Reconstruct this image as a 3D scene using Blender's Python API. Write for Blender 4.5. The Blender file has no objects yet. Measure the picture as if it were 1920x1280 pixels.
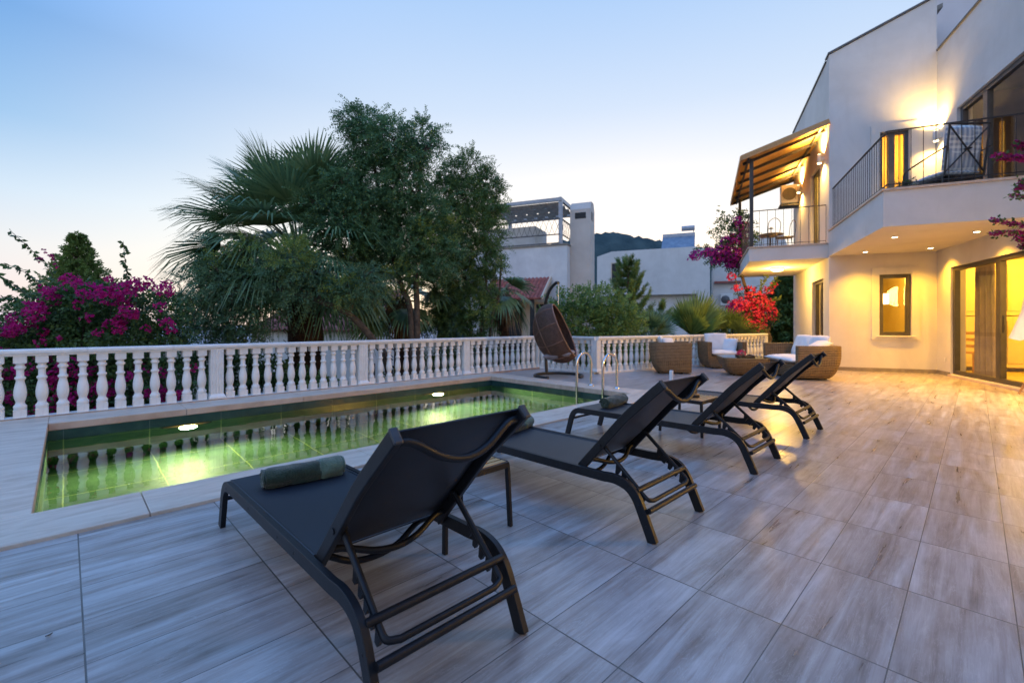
import bpy, math, random
import numpy as np
from mathutils import Vector, Matrix

random.seed(7)
RNG = np.random.default_rng(7)
scene = bpy.context.scene
COL = scene.collection
rad = math.radians

# ------------------------------------------------------------------ camera frame (used to turn sightings into places)
FPX, CX, HY, HC = 853.0, 960.0, 608.0, 1.1
TH = math.atan(870 / 853.0)
FW = (math.cos(TH), math.sin(TH))
RT = (math.sin(TH), -math.cos(TH))


def at(px, py, d):
    """place at distance d (m, along the view axis) seen at photo pixel px, py"""
    l = (px - CX) / FPX
    return Vector((d * (FW[0] + RT[0] * l), d * (FW[1] + RT[1] * l), HC - (py - HY) * d / FPX))


def ground_at(px, d, z=0.0):
    v = at(px, HY, d)
    v.z = z
    return v


# ------------------------------------------------------------------ object helpers
def link(o, parent=None):
    COL.objects.link(o)
    if parent is not None:
        o.parent = parent
    return o


def tag(o, label=None, cat=None, group=None, kind=None):
    if label:
        o['label'] = label
    if cat:
        o['category'] = cat
    if group:
        o['group'] = group
    if kind:
        o['kind'] = kind
    return o


def thing(name, label, cat, loc=(0, 0, 0), rz=0.0, group=None):
    o = bpy.data.objects.new(name, None)
    o.empty_display_size = 0.1
    COL.objects.link(o)
    o.location = loc
    o.rotation_euler = (0, 0, rz)
    return tag(o, label, cat, group)


def copy_tree(o, parent=None):
    c = o.copy()
    COL.objects.link(c)
    if parent is not None:
        c.parent = parent
    for ch in list(o.children):
        copy_tree(ch, c)
    return c


class MB:
    """collects faces and links them as ONE mesh object"""

    def __init__(self):
        self.v, self.f, self.m = [], [], []

    def add(self, verts, faces, mi=0):
        k = len(self.v)
        self.v += [tuple(p) for p in verts]
        for fc in faces:
            self.f.append([i + k for i in fc])
            self.m.append(mi)

    def box(self, x0, x1, y0, y1, z0, z1, mi=0):
        self.hexa([(x0, y0, z0), (x1, y0, z0), (x1, y1, z0), (x0, y1, z0),
                   (x0, y0, z1), (x1, y0, z1), (x1, y1, z1), (x0, y1, z1)], mi)

    def hexa(self, p, mi=0):
        self.add(p, [(3, 2, 1, 0), (4, 5, 6, 7), (0, 1, 5, 4), (1, 2, 6, 5), (2, 3, 7, 6), (3, 0, 4, 7)], mi)

    def bar(self, p, q, w, h, up=(0, 0, 1), mi=0):
        self.sweep([p, q], w, h, up, mi)

    def sweep(self, pts, w, h, up=(0, 0, 1), mi=0):
        """rectangular section w (sideways) x h (along up) along pts"""
        prof = [(-w / 2, -h / 2), (w / 2, -h / 2), (w / 2, h / 2), (-w / 2, h / 2)]
        self._loft(pts, prof, up, mi)

    def tube(self, pts, r, n=8, mi=0, up=(0, 0, 1)):
        rs = r if isinstance(r, (list, tuple)) else [r] * len(pts)
        prof = [(math.cos(2 * math.pi * i / n), math.sin(2 * math.pi * i / n)) for i in range(n)]
        self._loft(pts, prof, up, mi, rs)

    def _loft(self, pts, prof, up=(0, 0, 1), mi=0, rs=None):
        P = [Vector(p) for p in pts]
        n, k = len(prof), len(P)
        up = Vector(up)
        vs = []
        s = None
        for i, p in enumerate(P):
            a = (P[i] - P[i - 1]).normalized() if i > 0 else None
            b = (P[i + 1] - P[i]).normalized() if i < k - 1 else None
            t = ((a or b) + (b or a))
            t = t.normalized() if t.length > 1e-6 else (a or b)
            if s is None:
                u = up
                if abs(t.dot(u)) > 0.985:
                    u = Vector((0, 1, 0)) if abs(t.y) < 0.9 else Vector((1, 0, 0))
                s = t.cross(u).normalized()
            else:
                s = (s - t * s.dot(t)).normalized()
            w = s.cross(t).normalized()
            sc = rs[i] if rs else 1.0
            for (x, y) in prof:
                vs.append(p + (s * x + w * y) * sc)
        fs = []
        for i in range(k - 1):
            for j in range(n):
                a0 = i * n + j
                b0 = i * n + (j + 1) % n
                fs.append((a0, b0, b0 + n, a0 + n))
        fs.append(tuple(reversed(range(n))))
        fs.append(tuple(range((k - 1) * n, k * n)))
        self.add(vs, fs, mi)

    def lathe(self, prof, c=(0, 0, 0), n=16, mi=0, cap=True, sx=1.0, sy=1.0):
        """prof = [(r, z)] round the z axis"""
        vs, fs = [], []
        for (r, z) in prof:
            for i in range(n):
                a = 2 * math.pi * i / n
                vs.append((c[0] + r * math.cos(a) * sx, c[1] + r * math.sin(a) * sy, c[2] + z))
        for k in range(len(prof) - 1):
            for i in range(n):
                j = (i + 1) % n
                fs.append((k * n + i, k * n + j, (k + 1) * n + j, (k + 1) * n + i))
        if cap:
            fs.append(tuple(reversed(range(n))))
            fs.append(tuple(range((len(prof) - 1) * n, len(prof) * n)))
        self.add(vs, fs, mi)

    def prism(self, poly, z0, z1, mi=0):
        n = len(poly)
        vs = [(x, y, z0) for x, y in poly] + [(x, y, z1) for x, y in poly]
        fs = [tuple(reversed(range(n))), tuple(range(n, 2 * n))]
        fs += [(i, (i + 1) % n, (i + 1) % n + n, i + n) for i in range(n)]
        self.add(vs, fs, mi)

    def panel(self, axis, c0, c1, u0, u1, z0, z1, holes=(), mi=0):
        """upright wall slab between c0 and c1 on one axis ('x' or 'y'), with rectangular holes (u0,u1,z0,z1)"""
        us = sorted({u0, u1} | {h[0] for h in holes} | {h[1] for h in holes})
        zs = sorted({z0, z1} | {h[2] for h in holes} | {h[3] for h in holes})
        us = [u for u in us if u0 <= u <= u1]
        zs = [z for z in zs if z0 <= z <= z1]

        def solid(i, j):
            if i < 0 or j < 0 or i >= len(us) - 1 or j >= len(zs) - 1:
                return False
            um, zm = (us[i] + us[i + 1]) / 2, (zs[j] + zs[j + 1]) / 2
            return not any(h[0] < um < h[1] and h[2] < zm < h[3] for h in holes)

        def pt(c, u, z):
            return (c, u, z) if axis == 'x' else (u, c, z)
        for i in range(len(us) - 1):
            for j in range(len(zs) - 1):
                if not solid(i, j):
                    continue
                a, b, c, d = us[i], us[i + 1], zs[j], zs[j + 1]
                for cc in (c0, c1):
                    self.add([pt(cc, a, c), pt(cc, b, c), pt(cc, b, d), pt(cc, a, d)], [(0, 1, 2, 3)], mi)
                if not solid(i - 1, j):
                    self.add([pt(c0, a, c), pt(c1, a, c), pt(c1, a, d), pt(c0, a, d)], [(0, 1, 2, 3)], mi)
                if not solid(i + 1, j):
                    self.add([pt(c0, b, c), pt(c1, b, c), pt(c1, b, d), pt(c0, b, d)], [(0, 1, 2, 3)], mi)
                if not solid(i, j - 1):
                    self.add([pt(c0, a, c), pt(c1, a, c), pt(c1, b, c), pt(c0, b, c)], [(0, 1, 2, 3)], mi)
                if not solid(i, j + 1):
                    self.add([pt(c0, a, d), pt(c1, a, d), pt(c1, b, d), pt(c0, b, d)], [(0, 1, 2, 3)], mi)

    def build(self, name, mats, parent=None, smooth=None, bevel=0.0, loc=None, rot=None):
        me = bpy.data.meshes.new(name)
        me.from_pydata(self.v, [], self.f)
        for m in (mats if isinstance(mats, (list, tuple)) else [mats]):
            me.materials.append(m)
        if any(self.m):
            me.polygons.foreach_set('material_index', self.m)
        if smooth:
            me.polygons.foreach_set('use_smooth', [True] * len(me.polygons))
            me.set_sharp_from_angle(angle=rad(smooth))
        me.update()
        o = bpy.data.objects.new(name, me)
        link(o, parent)
        if loc:
            o.location = loc
        if rot:
            o.rotation_euler = rot
        if bevel:
            b = o.modifiers.new('edge', 'BEVEL')
            b.width = bevel
            b.segments = 2
            b.limit_method = 'ANGLE'
            b.angle_limit = rad(35)
        return o


def curve_pts(ctrl, n=12):
    """Catmull-Rom through ctrl"""
    C = [Vector(c) for c in ctrl]
    if len(C) == 2:
        return [C[0].lerp(C[1], i / n) for i in range(n + 1)]
    C = [C[0] * 2 - C[1]] + C + [C[-1] * 2 - C[-2]]
    out = []
    for i in range(1, len(C) - 2):
        p0, p1, p2, p3 = C[i - 1:i + 3]
        for k in range(n):
            t = k / n
            out.append(0.5 * ((2 * p1) + (p2 - p0) * t + (2 * p0 - 5 * p1 + 4 * p2 - p3) * t * t
                              + (3 * p1 - p0 - 3 * p2 + p3) * t ** 3))
    out.append(C[-2])
    return out


# ------------------------------------------------------------------ materials
class NT:
    def __init__(self, name):
        self.mat = bpy.data.materials.new(name)
        self.mat.use_nodes = True
        self.t = self.mat.node_tree
        self.t.nodes.clear()
        self.out = self.n('ShaderNodeOutputMaterial')

    def n(self, typ, **kw):
        nd = self.t.nodes.new(typ)
        for k, v in kw.items():
            if k.startswith('i_'):
                nd.inputs[k[2:].replace('_', ' ')].default_value = v
            else:
                setattr(nd, k, v)
        return nd

    def l(self, a, b):
        self.t.links.new(a, b)

    def math(self, op, a, b=None, c=None):
        nd = self.n('ShaderNodeMath', operation=op)
        for i, x in enumerate((a, b, c)):
            if x is None:
                continue
            if isinstance(x, (int, float)):
                nd.inputs[i].default_value = x
            else:
                self.l(x, nd.inputs[i])
        return nd.outputs[0]

    def mix(self, fac, a, b):
        nd = self.n('ShaderNodeMix', data_type='RGBA')
        for key, x in ((0, fac), (6, a), (7, b)):
            if isinstance(x, (int, float)):
                nd.inputs[key].default_value = x
            elif isinstance(x, tuple):
                nd.inputs[key].default_value = (*x[:3], 1)
            else:
                self.l(x, nd.inputs[key])
        return nd.outputs[2]

    def ramp(self, fac, stops):
        nd = self.n('ShaderNodeValToRGB')
        cr = nd.color_ramp
        while len(cr.elements) < len(stops):
            cr.elements.new(0.5)
        for e, (p, c) in zip(cr.elements, stops):
            e.position = p
            e.color = (*c, 1) if len(c) == 3 else c
        self.l(fac, nd.inputs[0])
        return nd.outputs[0]

    def noise(self, vec, scale, detail=4, rough=0.55, dist=0.0):
        nd = self.n('ShaderNodeTexNoise')
        nd.inputs['Scale'].default_value = scale
        nd.inputs['Detail'].default_value = detail
        nd.inputs['Roughness'].default_value = rough
        nd.inputs['Distortion'].default_value = dist
        if vec is not None:
            self.l(vec, nd.inputs['Vector'])
        return nd.outputs[0]

    def scaled(self, vec, s, loc=(0, 0, 0), rot=(0, 0, 0)):
        nd = self.n('ShaderNodeMapping')
        nd.inputs['Scale'].default_value = s
        nd.inputs['Location'].default_value = loc
        nd.inputs['Rotation'].default_value = rot
        self.l(vec, nd.inputs['Vector'])
        return nd.outputs[0]

    def obj(self):
        return self.n('ShaderNodeTexCoord').outputs['Object']

    def bsdf(self, col, rough=0.5, metal=0.0, spec=0.5, bump=None, bstr=0.2, bdist=0.01, **kw):
        b = self.n('ShaderNodeBsdfPrincipled')
        for key, x in (('Base Color', col), ('Roughness', rough), ('Metallic', metal), ('Specular IOR Level', spec)):
            if isinstance(x, tuple):
                b.inputs[key].default_value = (*x[:3], 1)
            elif isinstance(x, (int, float)):
                b.inputs[key].default_value = x
            else:
                self.l(x, b.inputs[key])
        for k, v in kw.items():
            b.inputs[k.replace('_', ' ')].default_value = v
        if bump is not None:
            bp = self.n('ShaderNodeBump')
            bp.inputs['Strength'].default_value = bstr
            bp.inputs['Distance'].default_value = bdist
            self.l(bump, bp.inputs['Height'])
            self.l(bp.outputs[0], b.inputs['Normal'])
        return b

    def schlick(self, f0, normal=None):
        lw = self.n('ShaderNodeLayerWeight')
        lw.inputs['Blend'].default_value = 0.5
        if normal is not None:
            self.l(normal, lw.inputs['Normal'])
        return self.math('ADD', f0, self.math('MULTIPLY', 1 - f0, self.math('POWER', lw.outputs['Facing'], 5.0)))

    def done(self, sh):
        self.l(sh.outputs[0] if hasattr(sh, 'outputs') else sh, self.out.inputs[0])
        return self.mat


def mottled(name, c0, c1, scale=4, rough=0.6, bstr=0.15, bscale=60, metal=0.0, spec=0.5, bdist=0.004, detail=5):
    m = NT(name)
    o = m.obj()
    f = m.noise(o, scale, detail, 0.6)
    col = m.ramp(f, [(0.32, c0), (0.68, c1)])
    bmp = m.noise(o, bscale, 3)
    return m.done(m.bsdf(col, rough, metal, spec, bmp, bstr, bdist))


def emitter(name, col, strength):
    m = NT(name)
    e = m.n('ShaderNodeEmission')
    e.inputs[0].default_value = (*col, 1)
    e.inputs[1].default_value = strength
    return m.done(e)


def leaf_mat(name, dark, light, trans=0.3, rough=0.5, scale=1.2, tip=None):
    m = NT(name)
    o = m.obj()
    big = m.noise(o, scale, 3)
    rnd = m.n('ShaderNodeNewGeometry').outputs['Random Per Island']
    f = m.math('ADD', m.math('MULTIPLY', big, 0.62), m.math('MULTIPLY', rnd, 0.42))
    st = [(0.22, dark), (0.70, light)]
    if tip:
        st.append((0.86, tip))
    col = m.ramp(f, st)
    b = m.bsdf(col, rough, 0, 0.35)
    t = m.n('ShaderNodeBsdfTranslucent')
    m.l(col, t.inputs[0])
    mx = m.n('ShaderNodeMixShader')
    mx.inputs[0].default_value = trans
    m.l(b.outputs[0], mx.inputs[1])
    m.l(t.outputs[0], mx.inputs[2])
    return m.done(mx)


def glass_mat(name, tint=(1, 1, 1), ior=1.5, rough=0.0):
    m = NT(name)
    fr = m.schlick(((ior - 1) / (ior + 1)) ** 2)
    tr = m.n('ShaderNodeBsdfTransparent')
    tr.inputs[0].default_value = (*tint, 1)
    gl = m.n('ShaderNodeBsdfGlossy')
    gl.inputs['Roughness'].default_value = rough
    mx = m.n('ShaderNodeMixShader')
    m.l(fr, mx.inputs[0])
    m.l(tr.outputs[0], mx.inputs[1])
    m.l(gl.outputs[0], mx.inputs[2])
    return m.done(mx)


def floor_tiles():
    m = NT('terrace_tiles')
    o = m.obj()
    sep = m.n('ShaderNodeSeparateXYZ')
    m.l(o, sep.inputs[0])
    u = m.math('DIVIDE', m.math('SUBTRACT', sep.outputs[0], 0.045), 0.6102)
    v = m.math('DIVIDE', m.math('SUBTRACT', sep.outputs[1], 0.1976), 0.3032)
    iu, iv = m.math('FLOOR', u), m.math('FLOOR', v)
    fu, fv = m.math('FRACT', u), m.math('FRACT', v)
    du = m.math('MULTIPLY', m.math('MINIMUM', fu, m.math('SUBTRACT', 1.0, fu)), 0.6102)
    dv = m.math('MULTIPLY', m.math('MINIMUM', fv, m.math('SUBTRACT', 1.0, fv)), 0.3032)
    edge = m.math('MINIMUM', du, dv)
    grout = m.math('MAXIMUM', m.math('LESS_THAN', du, 0.0028), m.math('LESS_THAN', dv, 0.0018))
    soft = m.n('ShaderNodeMapRange', interpolation_type='SMOOTHSTEP')
    m.l(edge, soft.inputs[0])
    soft.inputs[1].default_value = 0.0
    soft.inputs[2].default_value = 0.0035
    cid = m.n('ShaderNodeCombineXYZ')
    m.l(iu, cid.inputs[0])
    m.l(iv, cid.inputs[1])
    wn = m.n('ShaderNodeTexWhiteNoise', noise_dimensions='2D')
    m.l(cid.outputs[0], wn.inputs['Vector'])
    # streaks along x, every tile with its own piece of the pattern
    off = m.n('ShaderNodeVectorMath', operation='SCALE')
    m.l(wn.outputs['Color'], off.inputs[0])
    off.inputs['Scale'].default_value = 37.0
    vv = m.n('ShaderNodeVectorMath', operation='ADD')
    m.l(m.scaled(o, (0.62, 8.5, 1.0)), vv.inputs[0])
    m.l(off.outputs[0], vv.inputs[1])
    s1 = m.noise(vv.outputs[0], 1.6, 5, 0.6, 0.7)
    vv2 = m.n('ShaderNodeVectorMath', operation='ADD')
    m.l(m.scaled(o, (2.2, 60.0, 1.0)), vv2.inputs[0])
    m.l(off.outputs[0], vv2.inputs[1])
    s2 = m.noise(vv2.outputs[0], 1.6, 7, 0.72, 0.9)
    cl = m.noise(m.scaled(o, (2.5, 5.0, 1.0)), 1.6, 5, 0.6, 0.6)
    f = m.math('ADD', m.math('ADD', m.math('MULTIPLY', s1, 0.58), m.math('MULTIPLY', s2, 0.22)), m.math('MULTIPLY', cl, 0.22))
    col = m.ramp(f, [(0.37, (0.150, 0.113, 0.092)), (0.46, (0.268, 0.226, 0.200)), (0.54, (0.355, 0.318, 0.295)),
                     (0.66, (0.50, 0.475, 0.455))])
    # thin pale veins
    vv3 = m.n('ShaderNodeVectorMath', operation='ADD')
    m.l(m.scaled(o, (1.6, 11.0, 1.0)), vv3.inputs[0])
    m.l(off.outputs[0], vv3.inputs[1])
    s3 = m.noise(vv3.outputs[0], 1.3, 5, 0.7, 1.0)
    vein = m.math('LESS_THAN', m.math('ABSOLUTE', m.math('SUBTRACT', s3, 0.5)), 0.007)
    col = m.mix(m.math('MULTIPLY', vein, 0.16), col, (0.66, 0.64, 0.62))
    tone = m.n('ShaderNodeHueSaturation')
    m.l(m.math('ADD', 0.90, m.math('MULTIPLY', wn.outputs['Value'], 0.2)), tone.inputs['Value'])
    m.l(col, tone.inputs['Color'])
    dirt = m.noise(o, 1.3, 4)
    col = m.mix(m.math('MULTIPLY', dirt, 0.22), tone.outputs[0], (0.25, 0.22, 0.20))
    speck = m.math('GREATER_THAN', m.noise(o, 45, 1), 0.83)
    col = m.mix(m.math('MULTIPLY', speck, 0.5), col, (0.12, 0.10, 0.09))
    col = m.mix(grout, col, m.ramp(m.noise(o, 3.5, 4), [(0.35, (0.045, 0.038, 0.034)), (0.65, (0.11, 0.095, 0.082))]))
    rg = m.math('ADD', 0.21, m.math('MULTIPLY', s1, 0.20))
    b = m.bsdf(col, rg, 0, 0.5, m.math('ADD', soft.outputs[0], m.math('MULTIPLY', s2, 0.12)), 0.22, 0.002)
    return m.done(b)


def grid_tiles(name, sx, sy, sz, c0, c1, grout, gw=0.006, rough=0.3, nscale=2.5, off=(0, 0, 0), bstr=0.2):
    """square-set tiles on any upright or flat face, grout from the nearest joint"""
    m = NT(name)
    o = m.scaled(m.obj(), (1, 1, 1), off)
    sep = m.n('ShaderNodeSeparateXYZ')
    m.l(o, sep.inputs[0])
    nrm = m.n('ShaderNodeSeparateXYZ')
    m.l(m.n('ShaderNodeNewGeometry').outputs['Normal'], nrm.inputs[0])
    es = []
    for i, s in enumerate((sx, sy, sz)):
        f = m.math('FRACT', m.math('DIVIDE', sep.outputs[i], s))
        e = m.math('MULTIPLY', m.math('MINIMUM', f, m.math('SUBTRACT', 1.0, f)), s)
        es.append(m.math('ADD', e, m.math('MULTIPLY', m.math('GREATER_THAN', m.math('ABSOLUTE', nrm.outputs[i]), 0.7), 10.0)))
    edge = m.math('MINIMUM', es[0], m.math('MINIMUM', es[1], es[2]))
    g = m.math('LESS_THAN', edge, gw / 2)
    col = m.ramp(m.noise(m.obj(), nscale, 6, 0.65, 0.8), [(0.3, c0), (0.7, c1)])
    col = m.mix(g, col, grout)
    return m.done(m.bsdf(col, rough, 0, 0.5, m.math('SUBTRACT', 1.0, g), bstr, 0.002))


M = {}
M['floor'] = floor_tiles()


def stone_mat():
    m = NT('coping_stone')
    o = m.obj()
    f = m.noise(m.scaled(o, (1.3, 5, 1)), 2.2, 6, 0.65, 0.6)
    col = m.ramp(f, [(0.30, (0.47, 0.34, 0.245)), (0.5, (0.61, 0.47, 0.355)), (0.72, (0.70, 0.575, 0.455))])
    blot = m.noise(o, 7, 5, 0.7)
    col = m.mix(m.math('MULTIPLY', blot, 0.3), col, (0.44, 0.33, 0.25))
    pit = m.noise(o, 90, 2)
    return m.done(m.bsdf(col, 0.55, 0, 0.35, pit, 0.25, 0.003))


M['coping'] = stone_mat()
M['terracotta'] = mottled('terracotta_edge', (0.33, 0.20, 0.13), (0.52, 0.38, 0.28), 6, 0.8)
M['pooltile'] = grid_tiles('green_pool_tiles', 0.75, 0.75, 0.75, (0.080, 0.175, 0.105), (0.20, 0.35, 0.20),
                           (0.55, 0.66, 0.30), 0.012, 0.35, 3.0, (0.02, 0.1, 0.26))
M['band'] = grid_tiles('green_rim_tiles', 0.75, 0.75, 9.0, (0.012, 0.040, 0.038), (0.035, 0.085, 0.075),
                       (0.10, 0.16, 0.14), 0.005, 0.22, 3.0, (0.02, 0.1, 0.31))
def cast_stone():
    m = NT('white_painted_cast_stone')
    o = m.obj()
    col = m.ramp(m.noise(o, 6, 5, .65), [(0.3, (0.74, 0.71, 0.655)), (0.7, (0.87, 0.845, 0.80))])
    st = m.noise(m.scaled(o, (9, 9, 1.6)), 1.6, 5, .7)
    col = m.mix(m.ramp(st, [(0.55, (0, 0, 0)), (0.78, (0.45, 0.45, 0.45))]), col, (0.40, 0.35, 0.29))
    chip = m.math('GREATER_THAN', m.noise(o, 34, 2), 0.80)
    col = m.mix(m.math('MULTIPLY', chip, 0.55), col, (0.38, 0.34, 0.29))
    return m.done(m.bsdf(col, 0.45, 0, 0.4, m.noise(o, 50, 4), 0.2, 0.003))


M['white'] = cast_stone()
def plaster_mat(name, c0, c1):
    m = NT(name)
    o = m.obj()
    f = m.noise(o, 0.9, 6, 0.65, 0.4)
    col = m.ramp(f, [(0.3, c0), (0.7, c1)])
    st = m.noise(m.scaled(o, (2.6, 2.6, 0.30)), 1.5, 5, 0.65)
    col = m.mix(m.ramp(st, [(0.56, (0, 0, 0)), (0.80, (0.30, 0.30, 0.30))]), col, (0.50, 0.46, 0.41))
    b = m.noise(o, 28, 5)
    return m.done(m.bsdf(col, 0.85, 0, 0.25, b, 0.3, 0.004))


M['plaster'] = plaster_mat('white_plaster', (0.55, 0.53, 0.50), (0.66, 0.64, 0.61))
M['chimney'] = plaster_mat('beige_white_plaster', (0.50, 0.43, 0.37), (0.62, 0.55, 0.48))
M['plaster_old'] = plaster_mat('weathered_white_plaster', (0.52, 0.52, 0.52), (0.70, 0.70, 0.69))
M['plaster_warm'] = plaster_mat('beige_plaster', (0.50, 0.40, 0.30), (0.62, 0.52, 0.41))
M['darkmetal'] = mottled('charcoal_metal', (0.005, 0.0055, 0.007), (0.010, 0.011, 0.014), 30, 0.46, 0.1, 200, 0.0, 0.32)
M['iron'] = mottled('dark_wrought_iron', (0.02, 0.018, 0.017), (0.045, 0.04, 0.036), 12, 0.5, 0.2, 80)
M['blackmetal'] = mottled('black_steel', (0.012, 0.012, 0.014), (0.03, 0.03, 0.03), 10, 0.4)
M['plastic'] = mottled('black_plastic', (0.02, 0.021, 0.024), (0.035, 0.036, 0.04), 20, 0.45)


def mesh_fabric():
    m = NT('charcoal_sling_fabric')
    o = m.obj()
    w = m.n('ShaderNodeTexChecker')
    w.inputs['Scale'].default_value = 260
    m.l(o, w.inputs['Vector'])
    col = m.mix(w.outputs['Fac'], (0.0045, 0.006, 0.010), (0.012, 0.015, 0.022))
    f = m.noise(o, 3, 4)
    col = m.mix(m.math('MULTIPLY', f, 0.25), col, (0.018, 0.021, 0.03))
    return m.done(m.bsdf(col, 0.48, 0, 0.5, w.outputs['Fac'], 0.15, 0.001))


M['sling'] = mesh_fabric()


def towel_mat(name, c0, c1):
    m = NT(name)
    o = m.obj()
    f = m.noise(o, 160, 3, 0.7)
    g = m.noise(o, 14, 4, 0.6)
    col = m.ramp(m.math('ADD', m.math('MULTIPLY', f, 0.5), m.math('MULTIPLY', g, 0.5)), [(0.36, c0), (0.64, c1)])
    b = m.bsdf(col, 0.95, 0, 0.1, f, 1.0, 0.006)
    b.inputs['Sheen Weight'].default_value = 0.4
    return m.done(b)


M['towel'] = towel_mat('dark_green_towel', (0.010, 0.018, 0.009), (0.044, 0.064, 0.034))
M['towel_pale'] = towel_mat('sage_green_towel', (0.058, 0.088, 0.055), (0.150, 0.195, 0.125))


def wood_mat(name, c0, c1, axis=(2, 30, 30), rough=0.5):
    m = NT(name)
    o = m.obj()
    f = m.noise(m.scaled(o, axis), 2.0, 5, 0.6, 0.5)
    col = m.ramp(f, [(0.3, c0), (0.7, c1)])
    return m.done(m.bsdf(col, rough, 0, 0.3, f, 0.2, 0.002))


M['teak'] = wood_mat('teak_slats', (0.38, 0.19, 0.07), (0.58, 0.34, 0.14))
M['bark'] = mottled('rough_bark', (0.055, 0.038, 0.026), (0.15, 0.105, 0.07), 9, 0.95, 0.9, 30, bdist=0.02)
M['palmbark'] = mottled('palm_bark', (0.030, 0.018, 0.012), (0.10, 0.055, 0.035), 14, 0.95, 1.0, 30, bdist=0.03)


def wicker_mat(name, c0, c1, s=32):
    m = NT(name)
    o = m.obj()
    wz = m.n('ShaderNodeTexWave', wave_type='BANDS', bands_direction='Z')
    wz.inputs['Scale'].default_value = s * 0.30
    wz.inputs['Distortion'].default_value = 1.5
    wz.inputs['Detail'].default_value = 2
    m.l(o, wz.inputs['Vector'])
    ws = []
    for ax_ in ('X', 'Y'):
        wd = m.n('ShaderNodeTexWave', wave_type='BANDS', bands_direction=ax_)
        wd.inputs['Scale'].default_value = s * 0.22
        wd.inputs['Distortion'].default_value = 1.5
        m.l(o, wd.inputs['Vector'])
        ws.append(wd.outputs['Fac'])
    h = m.math('MULTIPLY', wz.outputs['Fac'], m.math('ADD', 0.5, m.math('MULTIPLY', m.math('MAXIMUM', *ws), 0.5)))
    n = m.noise(o, 12, 4)
    f = m.math('ADD', m.math('MULTIPLY', h, 0.6), m.math('MULTIPLY', n, 0.45))
    col = m.ramp(f, [(0.18, c0), (0.75, c1)])
    return m.done(m.bsdf(col, 0.6, 0, 0.35, h, 0.9, 0.008))


M['wicker'] = wicker_mat('brown_wicker', (0.055, 0.032, 0.015), (0.26, 0.165, 0.08))
M['rattan'] = wicker_mat('dark_brown_rattan', (0.035, 0.017, 0.010), (0.145, 0.075, 0.045), 70)
M['rattan_edge'] = mottled('pale_rattan_edge', (0.14, 0.065, 0.04), (0.24, 0.125, 0.08), 20, 0.5)
M['cushion'] = mottled('off_white_canvas', (0.66, 0.64, 0.62), (0.78, 0.77, 0.75), 5, 0.9, 0.35, 260)
M['greycushion'] = mottled('mauve_grey_canvas', (0.17, 0.155, 0.17), (0.27, 0.25, 0.27), 5, 0.9, 0.3, 200)
M['chrome'] = mottled('stainless_steel', (0.60, 0.58, 0.55), (0.72, 0.70, 0.67), 6, 0.14, 0.02, 30, 1.0)
M['glass'] = glass_mat('window_glass', (0.93, 0.95, 0.94))
M['tableglass'] = glass_mat('table_glass', (0.75, 0.85, 0.82))
M['frame'] = mottled('taupe_window_frame', (0.034, 0.029, 0.023), (0.055, 0.047, 0.038), 6, 0.45)
M['framegrey'] = mottled('grey_window_frame', (0.055, 0.055, 0.06), (0.085, 0.085, 0.09), 6, 0.45)
M['skirting'] = mottled('grey_stone_skirting', (0.17, 0.145, 0.115), (0.27, 0.235, 0.19), 8, 0.6)
M['awning'] = None
M['rooftile'] = None


def roof_tile_mat():
    m = NT('red_clay_roof_tiles')
    o = m.obj()
    n = m.noise(o, 5, 5, 0.7)
    col = m.ramp(n, [(0.3, (0.20, 0.055, 0.045)), (0.7, (0.38, 0.14, 0.11))])
    return m.done(m.bsdf(col, 0.75, 0, 0.2, n, 0.3, 0.01))


M['rooftile'] = roof_tile_mat()


def awning_mat():
    m = NT('corrugated_ochre_awning')
    o = m.obj()
    w = m.n('ShaderNodeTexWave', wave_type='BANDS', bands_direction='X')
    w.inputs['Scale'].default_value = 3.4
    w.inputs['Distortion'].default_value = 0.3
    m.l(o, w.inputs['Vector'])
    n = m.noise(o, 3, 4)
    col = m.ramp(m.math('ADD', m.math('MULTIPLY', w.outputs['Fac'], 0.6), m.math('MULTIPLY', n, 0.4)),
                 [(0.2, (0.46, 0.21, 0.045)), (0.8, (0.80, 0.48, 0.12))])
    return m.done(m.bsdf(col, 0.55, 0, 0.3, w.outputs['Fac'], 0.8, 0.03))


M['awning'] = awning_mat()
M['curtain'] = mottled('taupe_curtain', (0.20, 0.155, 0.115), (0.28, 0.22, 0.165), 5, 0.9)
M['curtain_ochre'] = leaf_mat('ochre_curtain', (0.420, 0.280, 0.100), (0.600, 0.430, 0.180), 0.6, 0.9, 2)
M['roomwall'] = mottled('lamp_yellow_room_wall', (0.44, 0.34, 0.15), (0.50, 0.40, 0.19), 2, 0.8)  # deep yellow of the lamplight is put into the wall colour
M['cabinet'] = mottled('cream_cabinet_paint', (0.50, 0.42, 0.24), (0.56, 0.48, 0.29), 3, 0.4)
M['canvas'] = leaf_mat('grey_brown_canvas_shade', (0.240, 0.180, 0.135), (0.360, 0.280, 0.210), 0.25, 0.9, 2)
M['greymetal'] = mottled('grey_painted_steel', (0.30, 0.31, 0.33), (0.42, 0.43, 0.45), 6, 0.5)
M['acwhite'] = mottled('white_enamel', (0.62, 0.61, 0.58), (0.70, 0.69, 0.66), 4, 0.4)
M['black'] = mottled('matt_black', (0.008, 0.008, 0.008), (0.016, 0.016, 0.016), 8, 0.6)
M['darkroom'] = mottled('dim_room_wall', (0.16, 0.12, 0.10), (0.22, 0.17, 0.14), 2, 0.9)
M['soil'] = mottled('garden_soil', (0.05, 0.038, 0.026), (0.12, 0.10, 0.06), 1.2, 0.95, 0.8, 12, bdist=0.05)
M['leaf_acacia'] = leaf_mat('acacia_leaves', (0.041, 0.097, 0.044), (0.141, 0.259, 0.098), 0.34, 0.5, 1.1, (0.10, 0.17, 0.04))
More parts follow.
